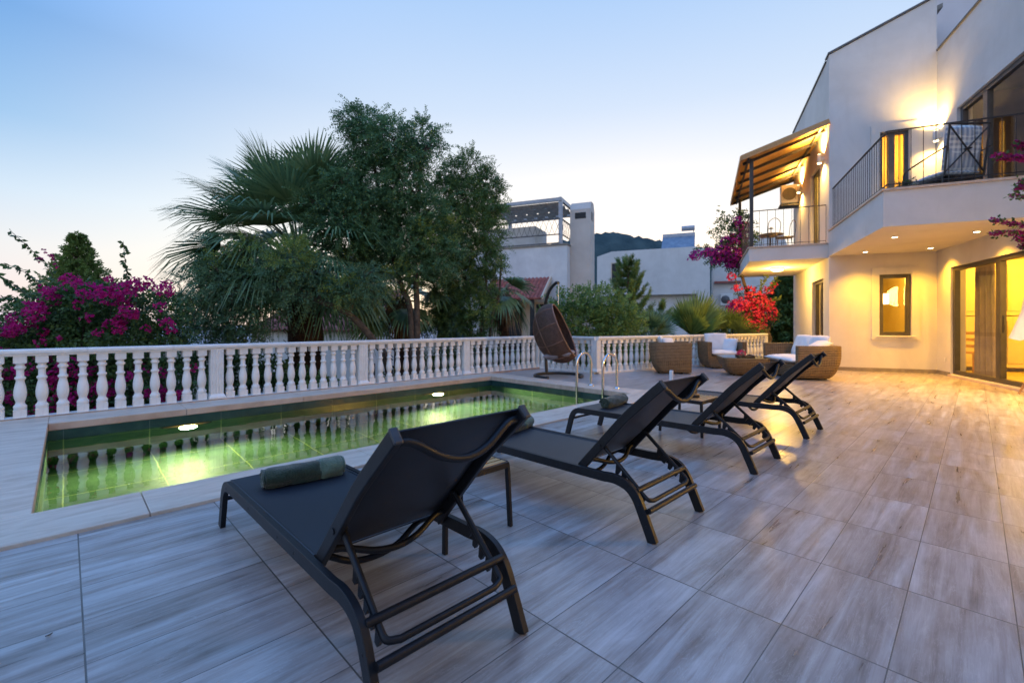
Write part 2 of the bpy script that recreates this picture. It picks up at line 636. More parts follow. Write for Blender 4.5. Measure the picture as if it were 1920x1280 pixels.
M['leaf_acacia_blue'] = leaf_mat('blue_green_acacia_leaves', (0.043, 0.094, 0.045), (0.150, 0.248, 0.107), 0.34, 0.5, 1.3, (0.11, 0.19, 0.05))
M['leaf_fine'] = leaf_mat('fine_tree_leaves', (0.037, 0.085, 0.029), (0.144, 0.238, 0.069), 0.34, 0.5, 1.1, (0.14, 0.21, 0.05))
M['leaf_boug'] = leaf_mat('bougainvillea_leaves', (0.023, 0.055, 0.023), (0.098, 0.176, 0.047), 0.32, 0.5, 1.6, (0.10, 0.15, 0.03))
M['leaf_shrub'] = leaf_mat('shrub_leaves', (0.058, 0.130, 0.039), (0.208, 0.325, 0.091), 0.34, 0.42, 1.8, (0.18, 0.25, 0.07))
M['leaf_lime'] = leaf_mat('young_and_lit_lime_leaves', (0.100, 0.160, 0.030), (0.260, 0.320, 0.070), 0.4, 0.5, 2)  # new growth, and lit shoots with the light put into their colour
M['leaf_pine'] = leaf_mat('pine_needles', (0.058, 0.124, 0.047), (0.195, 0.299, 0.085), 0.28, 0.5, 1.5)
M['leaf_cypress'] = leaf_mat('cypress_sprays', (0.078, 0.124, 0.029), (0.221, 0.286, 0.065), 0.32, 0.55, 1.6)
M['leaf_dark'] = leaf_mat('dark_conifer_needles', (0.036, 0.086, 0.036), (0.130, 0.215, 0.065), 0.26, 0.5, 0.8)
M['leaf_palm'] = leaf_mat('palm_fronds', (0.055, 0.108, 0.045), (0.195, 0.285, 0.115), 0.3, 0.36, 1.2, (0.19, 0.24, 0.13))
M['leaf_palm_dry'] = leaf_mat('dry_palm_thatch', (0.065, 0.044, 0.026), (0.247, 0.176, 0.098), 0.25, 0.8, 2)
M['leaf_palm_yellow'] = leaf_mat('yellow_green_fan_leaf', (0.080, 0.135, 0.033), (0.22, 0.31, 0.078), 0.38, 0.4, 2)
M['bract'] = leaf_mat('magenta_bracts', (0.300, 0.004, 0.090), (0.600, 0.012, 0.205), 0.45, 0.55, 2.2)
M['bract_red'] = leaf_mat('pink_red_bracts', (0.55, 0.020, 0.11), (0.80, 0.075, 0.17), 0.4, 0.55, 5.0, (0.92, 0.36, 0.12))  # pink shifted towards orange, lamplight put into the bract colour
M['bract_purple'] = leaf_mat('purple_bracts', (0.220, 0.012, 0.180), (0.460, 0.030, 0.340), 0.35, 0.55, 2.2)
M['hill'] = mottled('wooded_hill', (0.026, 0.044, 0.046), (0.060, 0.085, 0.080), 0.06, 0.95, 0.6, 0.4, bdist=1.5, spec=0.1)  # blue of distant haze is put into the hill colour
M['sea'] = mottled('distant_sea', (0.18, 0.22, 0.28), (0.24, 0.28, 0.33), 0.01, 0.5, 0.1, 0.2)
M['lit'] = emitter('lamp_lens', (1.0, 0.80, 0.48), 14.0)
M['lit_bulk'] = emitter('ceiling_lamp_lens', (1.0, 0.74, 0.30), 12.0)
def pool_lens():
    m = NT('pool_lamp_lens_with_halo')
    sep = m.n('ShaderNodeSeparateXYZ')
    m.l(m.obj(), sep.inputs[0])
    a = m.math('DIVIDE', sep.outputs[0], .26)
    b = m.math('DIVIDE', sep.outputs[1], .26 * .30)
    q = m.math('SUBTRACT', 1.0, m.math('SQRT', m.math('ADD', m.math('MULTIPLY', a, a), m.math('MULTIPLY', b, b))))
    f = m.math('POWER', m.math('MAXIMUM', q, 0.0), 1.6)  # halo round the lamp, put into the lens emission as a radial falloff
    e = m.n('ShaderNodeEmission')
    e.inputs[0].default_value = (1.0, .66, .17, 1)
    m.l(m.math('ADD', m.math('MULTIPLY', f, 0.85), 0.03), e.inputs[1])
    return m.done(e)


M['lit_pool'] = pool_lens()
M['lit_sconce'] = emitter('sconce_lens', (1.0, 0.76, 0.38), 18.0)
# ================================================================== SETTING: ground, terrace, pool
PX0, PX1, PY0, PY1 = -0.14, 6.32, 3.78, 7.06      # pool opening
WZ = -0.165                                        # water level
PD = -1.30                                         # pool floor


def structure(name, mb, mat, smooth=None, bevel=0):
    o = mb.build(name, mat, None, smooth, bevel)
    o['kind'] = 'structure'
    return o


mb = MB()
mb.box(-14, 18.5, -16, 3.31, -0.15, 0.0)
mb.prism([(6.79, 3.31), (18.5, 3.31), (18.5, 6.6), (9.2, 7.95), (6.79, 7.95)], -0.15, 0.0)
structure('terrace_floor', mb, M['floor'])
mb = MB()
def slabs(x0, x1, y0, y1, along, step, first):
    """coping slabs with fine open joints"""
    a, b = (x0, x1) if along == 'x' else (y0, y1)
    cuts = [a] + [c for c in np.arange(first, b, step) if c > a + 0.05] + [b]
    for p, q in zip(cuts[:-1], cuts[1:]):
        g = 0.0018
        if along == 'x':
            mb.box(p + g, q - g, y0, y1, -0.06, 0.022)
        else:
            mb.box(x0, x1, p + g, q - g, -0.06, 0.022)
slabs(-14, 6.79, 3.31, PY0, 'x', 1.45, 0.345 - 9 * 1.45)
slabs(PX1, 6.79, PY0, 7.60, 'y', 1.4, 5.0)
slabs(PX0, PX1, PY1, 7.60, 'x', 1.45, 1.1)
slabs(-14, PX0, PY0, 7.60, 'y', 5.0, 20)
structure('pool_coping', mb, M['coping'], None, 0.006)
mb = MB()
mb.box(-14, 6.79, 3.31, PY0 - 0.004, -0.16, -0.0605)
mb.box(-14, PX0 - 0.004, PY0 - 0.004, 7.95, -0.16, -0.0605)
mb.box(PX0 - 0.004, 6.79, PY1 + 0.004, 7.95, -0.16, -0.0605)
structure('terrace_bed', mb, M['coping'])
mb = MB()
mb.box(-14, 8.6, 7.60, 7.645, -0.16, 0.032)
structure('terracotta_edging', mb, M['terracotta'])
# retaining wall under the terrace edge
mb = MB()
mb.box(-14, 8.7, 7.645, 7.95, -3.2, 0.0)
mb.prism([(8.7, 7.95), (8.7, 6.2), (15.3, 4.62), (18.5, 4.62), (18.5, 6.61), (9.2, 7.955)], -3.2, -0.155)
structure('terrace_retaining_wall', mb, M['plaster_old'])
# pool basin: dry rim tiles and wet walls are the same shell, two tile colours
mb = MB()
zt = -0.06
c = [(PX0, PY0), (PX1, PY0), (PX1, PY1), (PX0, PY1)]
for i in range(4):
    (xa, ya), (xb, yb) = c[i], c[(i + 1) % 4]
    mb.add([(xa, ya, WZ - 0.02), (xb, yb, WZ - 0.02), (xb, yb, zt), (xa, ya, zt)], [(3, 2, 1, 0)], 1)
    mb.add([(xa, ya, PD), (xb, yb, PD), (xb, yb, WZ - 0.02), (xa, ya, WZ - 0.02)], [(3, 2, 1, 0)], 0)
mb.add([(PX0, PY0, PD), (PX1, PY0, PD), (PX1, PY1, PD), (PX0, PY1, PD)], [(0, 1, 2, 3)], 0)
structure('pool_basin', mb, [M['pooltile'], M['band']])
mb = MB()
mb.box(4.78, 5.18, 4.86, 5.26, PD + 0.004, PD + 0.03)
o = mb.build('pool_drain_cover', mottled('pale_drain_cover', (0.40, 0.50, 0.30), (0.50, 0.58, 0.36)))
tag(o, 'pale square cover plate on the green pool floor', 'drain cover')


def water_mat():
    m = NT('pool_water')
    o = m.obj()
    n1 = m.noise(m.scaled(o, (1, 1, 1)), 2.2, 2, 0.5, 0.4)
    bp = m.n('ShaderNodeBump')
    bp.inputs['Strength'].default_value = 0.07
    bp.inputs['Distance'].default_value = 0.05
    m.l(n1, bp.inputs['Height'])
    fr = m.schlick(0.05, bp.outputs[0])
    tr = m.n('ShaderNodeBsdfRefraction')
    tr.inputs['Color'].default_value = (0.86, 0.97, 0.86, 1)
    tr.inputs['IOR'].default_value = 1.33
    tr.inputs['Roughness'].default_value = 0.0
    m.l(bp.outputs[0], tr.inputs['Normal'])
    gl = m.n('ShaderNodeBsdfGlossy')
    gl.inputs['Roughness'].default_value = 0.0
    m.l(bp.outputs[0], gl.inputs['Normal'])
    mx = m.n('ShaderNodeMixShader')
    m.l(fr, mx.inputs[0])
    m.l(tr.outputs[0], mx.inputs[1])
    m.l(gl.outputs[0], mx.inputs[2])
    return m.done(mx)


mb = MB()
mb.add([(PX0, PY0, WZ), (PX1, PY0, WZ), (PX1, PY1, WZ), (PX0, PY1, WZ)], [(0, 1, 2, 3)])
structure('pool_water', mb, water_mat())
# lamps in the far pool wall
for i, (px, lab) in enumerate(((350, 'glowing oval pool lamp in the far pool wall, the one nearer the left end'),
                               (815, 'glowing oval pool lamp in the far pool wall, the one nearer the ladder'))):
    l = (px - CX) / FPX
    d = PY1 / (FW[1] + RT[1] * l)
    x = d * (FW[0] + RT[0] * l)
    t = thing('pool_lamp', lab, 'pool lamp', (x, PY1 - 0.002, WZ - 0.085), 0, 'lamps in the pool wall')
    mb = MB()
    mb.lathe([(0.275, 0.0), (0.275, 0.008), (0.262, 0.010)], n=32, sy=0.30)
    mb.build('lamp_ring', M['band'], t, 40, rot=(rad(90), 0, 0))
    mb = MB()
    mb.lathe([(0.260, 0.0105), (0.22, 0.020), (0.12, 0.032), (0.05, 0.036), (0.004, 0.037)], n=32, sy=0.30)
    mb.build('lamp_lens', M['lit_pool'], t, 60, rot=(rad(90), 0, 0))
    L = bpy.data.lights.new('pool_lamp_light', 'SPOT')
    L.energy = 170
    L.color = (0.95, 0.95, 0.48)
    L.spot_size = rad(165)
    L.spot_blend = 0.5
    L.shadow_soft_size = 0.10
    lo = bpy.data.objects.new('pool_lamp_light', L)
    link(lo, t)
    lo.location = (0, -0.10, -0.05)
    lo.rotation_euler = (rad(-86), 0, 0)

# garden ground falling away, then the sea
mb = MB()
gx = [-160, -60, -30, -12, 0, 10, 20, 40, 80, 160]
gy = [-60, -10, 4, 7.9, 10, 14, 20, 30, 60, 120, 200]
def gz(x, y):
    dd = max(0.0, y - 8) + max(0.0, -x - 14) * 0.5
    return -1.35 - min(8, dd * 0.03) + (0.10 * math.sin(x * 1.3) * math.cos(y * 0.9) if y > 8 else -0.5)
vs = [(x, y, gz(x, y)) for y in gy for x in gx]
fs = [(j * len(gx) + i, j * len(gx) + i + 1, (j + 1) * len(gx) + i + 1, (j + 1) * len(gx) + i)
      for j in range(len(gy) - 1) for i in range(len(gx) - 1)]
mb.add(vs, fs)
structure('garden_ground', mb, M['soil'])
mb = MB()
S = 9000
mb.add([(-S, -S, -26), (S, -S, -26), (S, S, -26), (-S, S, -26)], [(0, 1, 2, 3)])
structure('sea', mb, M['sea'])
# wooded hill far behind
mb = MB()
n, m_ = 90, 14
vs, fs = [], []
r2 = random.Random(3)
for j in range(m_):
    for i in range(n):
        px = 820 + 700 * i / (n - 1)
        t = j / (m_ - 1)
        d = 330 + 160 * t
        top = np.interp(px, [820, 900, 960, 1040, 1118, 1150, 1185, 1240, 1270, 1330, 1420, 1520],
                        [560, 520, 490, 455, 440, 437, 443, 453, 457, 470, 490, 520])
        z = HC + (HY - top) * 430 / FPX
        p = ground_at(px, d)
        bumps = 0.8 * math.sin(px * 0.31 + j) + 0.6 * math.sin(px * 0.83 + 2 * j) + r2.uniform(-0.9, 0.9)
        h = -20 + (z + 20) * math.sin(min(1.0, t * 1.6) * math.pi / 2) + bumps
        vs.append((p.x, p.y, h))
for j in range(m_ - 1):
    for i in range(n - 1):
        fs.append((j * n + i, j * n + i + 1, (j + 1) * n + i + 1, (j + 1) * n + i))
mb.add(vs, fs)
structure('wooded_hill', mb, M['hill'], 80)

# ================================================================== BALUSTRADE
BH = 0.735


def baluster_mb():
    mb = MB()
    s = BH - 0.03
    b = 0.054
    mb.box(-b, b, -b, b, 0.03, 0.03 + 0.125 * s)
    mb.box(-b, b, -b, b, 0.03 + 0.885 * s, BH)
    prof = [(.125, .050), (.145, .054), (.17, .057), (.19, .054), (.205, .044), (.235, .037), (.255, .038), (.275, .043),
            (.32, .051), (.37, .055), (.42, .0545), (.48, .049), (.54, .041), (.595, .034), (.61, .038), (.622, .045),
            (.637, .048), (.652, .045), (.664, .036), (.675, .032), (.77, .032), (.782, .040), (.80, .048), (.815, .049),
            (.83, .043), (.845, .034), (.862, .036), (.875, .046), (.885, .053)]
    mb.lathe([(r, 0.03 + z * s) for z, r in prof], n=14, cap=False)
    return mb


BAL = baluster_mb()


def post_mb():
    """fluted square post with moulded foot"""
    mb = MB()
    w = 0.078
    fl = []
    for side in range(4):
        a = side * math.pi / 2
        pts = []
        k = 4
        for i in range(k):
            x0 = -w + 2 * w * (i + 0.22) / k
            x1 = -w + 2 * w * (i + 0.78) / k
            pts += [(x0, -w), (x0 + 0.004, -w + 0.009), (x1 - 0.004, -w + 0.009), (x1, -w)]
        pts = [(-w, -w)] + pts
        for x, y in pts:
            fl.append((x * math.cos(a) - y * math.sin(a), x * math.sin(a) + y * math.cos(a)))
    mb.prism(fl, 0.10, BH)
    mb.hexa([(-.105, -.105, .03), (.105, -.105, .03), (.105, .105, .03), (-.105, .105, .03),
             (-.105, -.105, .058), (.105, -.105, .058), (.105, .105, .058), (-.105, .105, .058)])
    mb.hexa([(-.102, -.102, .058), (.102, -.102, .058), (.102, .102, .058), (-.102, .102, .058),
             (-w, -w, .1), (w, -w, .1), (w, w, .1), (-w, w, .1)])
    return mb


POST = post_mb()
RAILPROF = [(-.062, .0), (.062, .0), (.068, .022), (.082, .030), (.085, .058), (.076, .078), (-.076, .078), (-.085, .058),
            (-.082, .030), (-.068, .022)]


def balustrade(label, p, q, posts, lead=0.0, dz=0.0):
    """run from p to q; posts = distances of posts along the run"""
    p, q = Vector((*p, 0)), Vector((*q, 0))
    L = (q - p).length
    ang = math.atan2(q.y - p.y, q.x - p.x)
    t = thing('balustrade', label, 'balustrade', (p.x, p.y, dz), ang, 'white balustrades round the terrace')
    mb = MB()
    mb._loft([(0, 0, BH), (L, 0, BH)], RAILPROF, (0, 0, 1))
    mb.build('top_rail', M['white'], t)
    mb = MB()
    mb.box(0, L, -0.085, 0.085, -0.02, 0.03)
    mb.build('plinth', M['white'], t, bevel=0.004)
    pm = bm_ = None
    for x in posts:
        if pm is None:
            pm = POST.build('post', M['white'], t)
            o = pm
        else:
            o = pm.copy()
            link(o, t)
        o.location = (x, 0, 0)
    stops = ([lead] if lead is not None else []) + list(posts)
    stops = sorted(stops + ([L] if L - max(posts) > 0.4 else []))
    spots = []
    for a, b in zip(stops[:-1], stops[1:]):
        nb = max(1, round((b - a) / 0.178) - 1)
        for i in range(nb):
            spots.append(a + (b - a) * (i + 1) / (nb + 1))
    for x in spots[:96]:
        if bm_ is None:
            bm_ = BAL.build('baluster', M['white'], t, 40)
            o = bm_
        else:
            o = bm_.copy()
            link(o, t)
        o.location = (x, 0, 0)
    return t


RY = 7.735
balustrade('long white balustrade behind the pool, running to the hanging chair',
           (-3.1, RY), (8.50, RY), [3.1 - 3.0 + 0.05, 2.37, 4.66, 6.90, 9.26, 11.60], None)
balustrade('short white balustrade behind the hanging egg chair', (8.50, RY), (8.50, 5.97), [1.76], 0.0, 0.008)
balustrade('white balustrade behind the wicker armchairs, ending at the bougainvillea', (8.50, 5.97), (15.1, 4.46),
           [2.2, 4.45, 6.70], 0.0, 0.012)

# ================================================================== SUN LOUNGERS
LW = 0.29


def sheet(mb, fn, nu, nv, th=0.004, mi=0):
    P = [[Vector(fn(i / nu, j / nv)) for j in range(nv + 1)] for i in range(nu + 1)]
    N = [[None] * (nv + 1) for _ in range(nu + 1)]
    for i in range(nu + 1):
        for j in range(nv + 1):
            a = P[min(i + 1, nu)][j] - P[max(i - 1, 0)][j]
            b = P[i][min(j + 1, nv)] - P[i][max(j - 1, 0)]
            N[i][j] = a.cross(b).normalized()
    W = nv + 1
    top = [P[i][j] + N[i][j] * th / 2 for i in range(nu + 1) for j in range(W)]
    bot = [P[i][j] - N[i][j] * th / 2 for i in range(nu + 1) for j in range(W)]
    K = len(top)
    fs = []
    for i in range(nu):
        for j in range(nv):
            a, b, c, d = i * W + j, (i + 1) * W + j, (i + 1) * W + j + 1, i * W + j + 1
            fs.append((a, b, c, d))
            fs.append((K + d, K + c, K + b, K + a))
    for i in range(nu):
        for j in (0, nv):
            a, b = i * W + j, (i + 1) * W + j
            fs.append((a, K + a, K + b, b) if j == 0 else (b, K + b, K + a, a))
    for j in range(nv):
        for i in (0, nu):
            a, b = i * W + j, i * W + j + 1
            fs.append((b, K + b, K + a, a) if i == 0 else (a, K + a, K + b, b))
    mb.add(top + bot, fs, mi)


def make_lounger(label):
    t = thing('sun_lounger', label, 'sun lounger', (0, 0, 0), 0, 'sun loungers beside the pool')
    # side rails run down into the legs at both ends
    prof = curve_pts([(0, 0, 0), (0, .055, .125), (0, .095, .205), (0, .145, .252), (0, .22, .272), (0, .30, .268)], 5)[:-1] + \
        [Vector((0, .30, .268)), Vector((0, 1.55, .256))] + \
        curve_pts([(0, 1.55, .256), (0, 1.635, .245), (0, 1.685, .195), (0, 1.715, .10), (0, 1.745, 0)], 5)[1:]
    for s in (-1, 1):
        mb = MB()
        mb.sweep([p + Vector((s * (LW - .0125), 0, 0)) for p in prof], .050, .025, (1, 0, 0))
        for y, z in ((.075, .17), (.035, .075), (.62, .262), (.80, .260), (1.2, .258), (1.6, .245), (1.71, .12)):
            mb.tube([(s * (LW - .002), y, z), (s * (LW + .0015), y, z)], .0065, 8)
        mb.build('side_rail', M['darkmetal'], t, 50, 0.004)
    for y, z, r in ((.098, .236, .0145), (.028, .150, .0145), (1.69, .165, .012)):
        mb = MB()
        mb.tube([(-LW + .02, y, z), (LW - .02, y, z)], r, 12)
        mb.build('crossbar', M['darkmetal'], t, 50)
    for y, dip in ((.56, .075), (1.585, .06)):
        mb = MB()
        zz = .250
        mb.tube(curve_pts([(-LW + .02, y, zz), (-.20, y, zz - .008), (-.10, y - .01, zz - dip * .8), (0, y - .012, zz - dip),
                           (.10, y - .01, zz - dip * .8), (.20, y, zz - .008), (LW - .02, y, zz)], 6), .0125, 10)
        mb.build('bowed_bar', M['darkmetal'], t, 50)
    mb = MB()
    sheet(mb, lambda u, v: (-(LW - .028) + 2 * (LW - .028) * u, .50 + 1.135 * v,
                            .281 - .012 * v - .016 * (1 - (2 * u - 1) ** 2) * math.sin(math.pi * min(1, v * 1.0)) + (.004 if v > .97 else 0)),
          10, 16, .005)
    for s in (-1, 1):
        mb.tube([(s * (LW - .033), .50, .281), (s * (LW - .033), 1.62, .270)], .0075, 8)
    mb.build('seat_sling', M['sling'], t, 60)
    # backrest
    bk = [Vector((0, .475, .268)), Vector((0, .19, .588)), Vector((0, .14, .637)), Vector((0, -.035, .795))]
    bx = LW - .040
    def along(v):
        L = [(bk[i + 1] - bk[i]).length for i in range(3)]
        d = v * sum(L)
        for i in range(3):
            if d <= L[i] or i == 2:
                return bk[i].lerp(bk[i + 1], d / L[i])
            d -= L[i]
    nb = Vector((0, -.75, -.66))                    # out of the back of the rest
    mb = MB()
    sheet(mb, lambda u, v: (along(.03 + v * .965) + Vector((-(bx + .004) + 2 * (bx + .004) * u, 0, 0))
                            - nb * (.024 if v < .99 else .020) + nb * (.034 * (1 - (2 * u - 1) ** 4) * math.sin(math.pi * v) ** .7)), 12, 18, .005)
    fr = mb.build('backrest', M['sling'], t, 60)
    for s in (-1, 1):
        mb = MB()
        mb.sweep([p + Vector((s * bx, 0, 0)) for p in bk], .048, .024, (1, 0, 0))
        mb.build('side_bar', M['darkmetal'], fr, 45, 0.004)
    for s in (-1, 1):
        mb = MB()
        tdir = (bk[3] - bk[2]).normalized()
        mb.sweep([bk[3] + Vector((s * bx, 0, 0)), bk[3] + tdir * .012 + Vector((s * bx, 0, 0))], .052, .028, (1, 0, 0))
        mb.build('end_cap', M['plastic'], fr, None, 0.005)
    mb = MB()
    b0 = along(.955)
    dn = (bk[2] - bk[3]).normalized()
    mb.tube(curve_pts([b0 + Vector((-bx, 0, 0)), b0 + Vector((-.185, 0, 0)) + nb * .012, b0 + Vector((-.09, 0, 0)) + nb * .060 + dn * .035,
                       b0 + nb * .078 + dn * .048, b0 + Vector((.09, 0, 0)) + nb * .060 + dn * .035,
                       b0 + Vector((.185, 0, 0)) + nb * .012, b0 + Vector((bx, 0, 0))], 7), .0135, 12)
    mb.build('head_bar', M['darkmetal'], fr, 60)
    mb = MB()
    b1 = along(.10)
    mb.tube(curve_pts([b1 + Vector((-bx, 0, 0)), b1 + Vector((-.19, 0, 0)) + nb * .010, b1 + Vector((-.09, 0, 0)) + nb * .055,
                       b1 + nb * .07, b1 + Vector((.09, 0, 0)) + nb * .055, b1 + Vector((.19, 0, 0)) + nb * .01,
                       b1 + Vector((bx, 0, 0))], 7), .0125, 12)
    mb.build('back_bar', M['darkmetal'], fr, 60)
    # toothed prop
    mb = MB()
    px = bx - .020
    h, f = Vector((0, .335, .425)), Vector((0, .047, .179))
    mb.tube([Vector((-px, 0, 0)) + h] + curve_pts([Vector((-px, 0, 0)) + h.lerp(f, .86), Vector((-px + .006, 0, 0)) + h.lerp(f, .96),
            Vector((-px + .045, 0, 0)) + f], 4) + curve_pts([Vector((px - .045, 0, 0)) + f, Vector((px - .006, 0, 0)) + h.lerp(f, .96),
            Vector((px, 0, 0)) + h.lerp(f, .86)], 4) + [Vector((px, 0, 0)) + h], .0115, 10)
    dr = (f - h).normalized()
    un = Vector((0, dr.z, -dr.y))
    if un.y < 0:
        un = -un
    for s in (-1, 1):
        mb.tube([Vector((s * (px - .014), 0, 0)) + h, Vector((s * (bx + .016), 0, 0)) + h], .011, 10)
        for k in range(5):
            a = h.lerp(f, .36 + .125 * k)
            q = [a + un * .006 - dr * .010, a + un * .006 + dr * .030, a + un * .044 + dr * .034, a + un * .048 + dr * .018]
            mb.hexa([p + Vector((s * px - .007, 0, 0)) for p in q] + [p + Vector((s * px + .007, 0, 0)) for p in q])
    mb.build('toothed_prop', M['darkmetal'], t, 50)
    return t


LOUNGERS = [(.885, 'charcoal sling sun lounger nearest the camera, two-tone towel on its seat'),
            (2.385, 'charcoal sling sun lounger second from the camera, just past the bare teak side table'),
            (3.885, 'charcoal sling sun lounger third from the camera, in front of the candle table'),
            (5.355, 'charcoal sling sun lounger farthest from the camera, in front of the wicker sofa')]
proto = None
for x, lab in LOUNGERS:
    if proto is None:
        proto = make_lounger(lab)
        o = proto
    else:
        o = copy_tree(proto)
        o['label'] = lab
    o.location = (x, 1.135, 0)

# ------------------------------------------------------------------ rolled towels
def make_towel(label, loc, rz, two_tone, seed):
    t = thing('rolled_towel', label, 'towel', loc, rz, 'rolled towels on the loungers')
    r = random.Random(seed)

    def roll(x0, x1, R, mat, name, lumps):
        mb = MB()
        n, k = 40, 14
        vs, fs = [], []
        for i in range(k + 1):
            x = x0 + (x1 - x0) * i / k
            e = min(i, k - i)
            rr = R * (0.90 if e == 0 else 0.97 if e == 1 else 1.0)
            for j in range(n):
                a = 2 * math.pi * j / n
                q = rr * (1 + lumps * math.sin(3 * a + x * 17 + seed) + lumps * .6 * math.sin(5 * a - x * 31))
                # flattened under its own weight, with a lip where the cloth ends
                lip = .012 * math.exp(-((a - 4.0) / .10) ** 2)
                q += r.uniform(-.0011, .0011) + .0016 * math.sin(x * 55 + a * 2 + seed)
                z = (q + lip) * math.sin(a) * .90
                y = (q + lip) * math.cos(a) * 1.06
                vs.append((x, y, max(z, -R * .80) + R * .80))
        for i in range(k):
            for j in range(n):
                a, b = i * n + j, i * n + (j + 1) % n
                fs.append((a, a + n, b + n, b))
        fs.append(tuple(range(n)))
        fs.append(tuple(reversed(range(k * n, (k + 1) * n))))
        mb.add(vs, fs)
        # spiral of cloth seen at both ends
        for xe, sg in ((x0, -1), (x1, 1)):
            pts = []
            for i in range(46):
                a = i / 45 * 2 * math.pi * 2.6
                q = R * (.93 - .80 * i / 45)
                pts.append((xe + sg * (.002 + .006 * r.random()), q * math.cos(a) * 1.03, q * math.sin(a) * .86 + R * .80))
            mb.tube(pts, .0075, 6)
        return mb.build(name, mat, t, 50)
    if two_tone:
        roll(-.185, .085, .056, M['towel'], 'dark_cloth', .035)
        roll(.080, .195, .058, M['towel_pale'], 'pale_cloth', .03)
    else:
        roll(-.19, .19, .060, M['towel'], 'dark_cloth', .05)
    return t


make_towel('rolled towel on the nearest lounger, dark green with a pale sage end', (.905, 2.515, .268), rad(-7), True, 1)
make_towel('rolled dark and sage green towel on the second lounger, half hidden by the nearest backrest', (2.50, 2.53, .268), rad(8), True, 2)
make_towel('loosely rolled all dark green towel on the third lounger', (4.02, 2.60, .268), rad(4), False, 3)

# ------------------------------------------------------------------ teak topped side tables
def make_table(label):
    t = thing('side_table', label, 'side table', (0, 0, 0), 0, 'teak topped side tables between the loungers')
    w, d, h = .21, .21, .355
    mb = MB()
    for y in (-d, d):
        mb.sweep([(-w, y, h - .018), (w, y, h - .018)], .020, .032)
    for x in (-w, w):
        mb.sweep([(x, -d + .01, h - .018), (x, d - .01, h - .018)], .020, .032)
    mb.build('table_frame', M['darkmetal'], t, None, .003)
    for sx in (-1, 1):
        for sy in (-1, 1):
            mb = MB()
            x, y = sx * (w - .002), sy * (d - .002)
            mb.sweep(curve_pts([(x - sx * .004, y - sy * .004, h - .01), (x, y, h - .06), (x + sx * .010, y + sy * .010, 0)], 4), .026, .020, (1, 0, 0))
            mb.build('leg', M['darkmetal'], t, None, .003)
    n = 9
    for k in range(n):
        mb = MB()
        y = -d + .022 + (2 * d - .044) * k / (n - 1)
        mb.box(-w + .011, w - .011, y - .0175, y + .0175, h - .016, h + .001)
        mb.build('slat', M['teak'], t, None, .002)
    return t


t1 = make_table('small side table with bare teak slats between the first two loungers')
t1.location = (1.515, 2.0, 0)
t2 = copy_tree(t1)
t2['label'] = 'small teak slatted side table holding the candle and a round dish'
t2.location = (4.615, 2.075, 0)

# candle and lidded dish on the second table
t = thing('pillar_candle', 'tall white candle standing on the teak side table', 'candle', (4.50, 2.22, .357))
mb = MB()
mb.lathe([(.020, 0), (.020, .255), (.017, .265), (.012, .259), (.003, .256)], n=16)
mb.build('wax', M['cushion'], t, 50)
mb = MB()
mb.tube([(0, 0, .255), (.001, 0, .272)], .0015, 6)
mb.build('wick', M['black'], t)
t = thing('round_dish', 'round dark dish with a pale rim and domed top on the side table', 'dish', (4.58, 2.02, .357))
mb = MB()
mb.lathe([(.052, 0), (.058, .006), (.058, .026), (.055, .030)], n=20)
mb.build('bowl', M['black'], t, 50)
mb = MB()
mb.lathe([(.055, .030), (.055, .038), (.035, .042)], n=20)
mb.build('rim', M['teak'], t, 50)
mb = MB()
mb.lathe([(.032, .042), (.036, .065), (.030, .09), (.034, .098), (.042, .112), (.036, .128), (.015, .136), (.002, .137)], n=18)
mb.build('dome', mottled('speckled_stoneware', (.08, .06, .045), (.16, .13, .10), 30, .7), t, 50)

# ------------------------------------------------------------------ pool ladder
t = thing('pool_ladder', 'stainless steel pool ladder with two arched handrails at the far pool end', 'pool ladder', (6.32, 4.52, 0))
for y in (-.265, .265):
    mb = MB()
    arc = [(.335, y, .03), (.335, y, .40)]
    arc += [(.13 + .205 * math.cos(a), y, .40 + .205 * math.sin(a)) for a in np.linspace(.15, math.pi - .15, 14)]
    arc += [(-.075, y, .40), (-.075, y, -.15), (-.085, y, -.95)]
    mb.tube(arc, .021, 12)
    h = mb.build('handrail', M['chrome'], t, 60)
    mb = MB()
    mb.lathe([(.052, .022), (.050, .032), (.030, .044), (.022, .046)], (.335, y, 0), 18)
    mb.build('flange', M['chrome'], h, 50)
for z in (-.30, -.55, -.80):
    mb = MB()
    mb.box(-.115, -.045, -.262, .262, z - .012, z + .012)
    mb.build('tread', M['chrome'], t, None, .004)

# two dead leaves on the tiles
for px, d, rz_, lab in ((92, 1.605, .4, 'small dark dead leaf lying on the tiles at the lower left'),
                        (1468, 3.80, 1.7, 'small dark dead leaf lying on the tiles behind the farthest loungers')):
    mb = MB()
    sheet(mb, lambda u, v: ((u - .5) * .020, (v - .5) * .010 * math.sin(math.pi * min(.98, max(.02, u))) ** .6, .004 + .010 * (u - .5) ** 2 + .004 * abs(v - .5)), 8, 4, .0008)
    o = mb.build('fallen_leaf', M['bark'], None, 60)
    o.location = ground_at(px, d)
    o.rotation_euler = (0, 0, rz_)
    tag(o, lab, 'leaf')
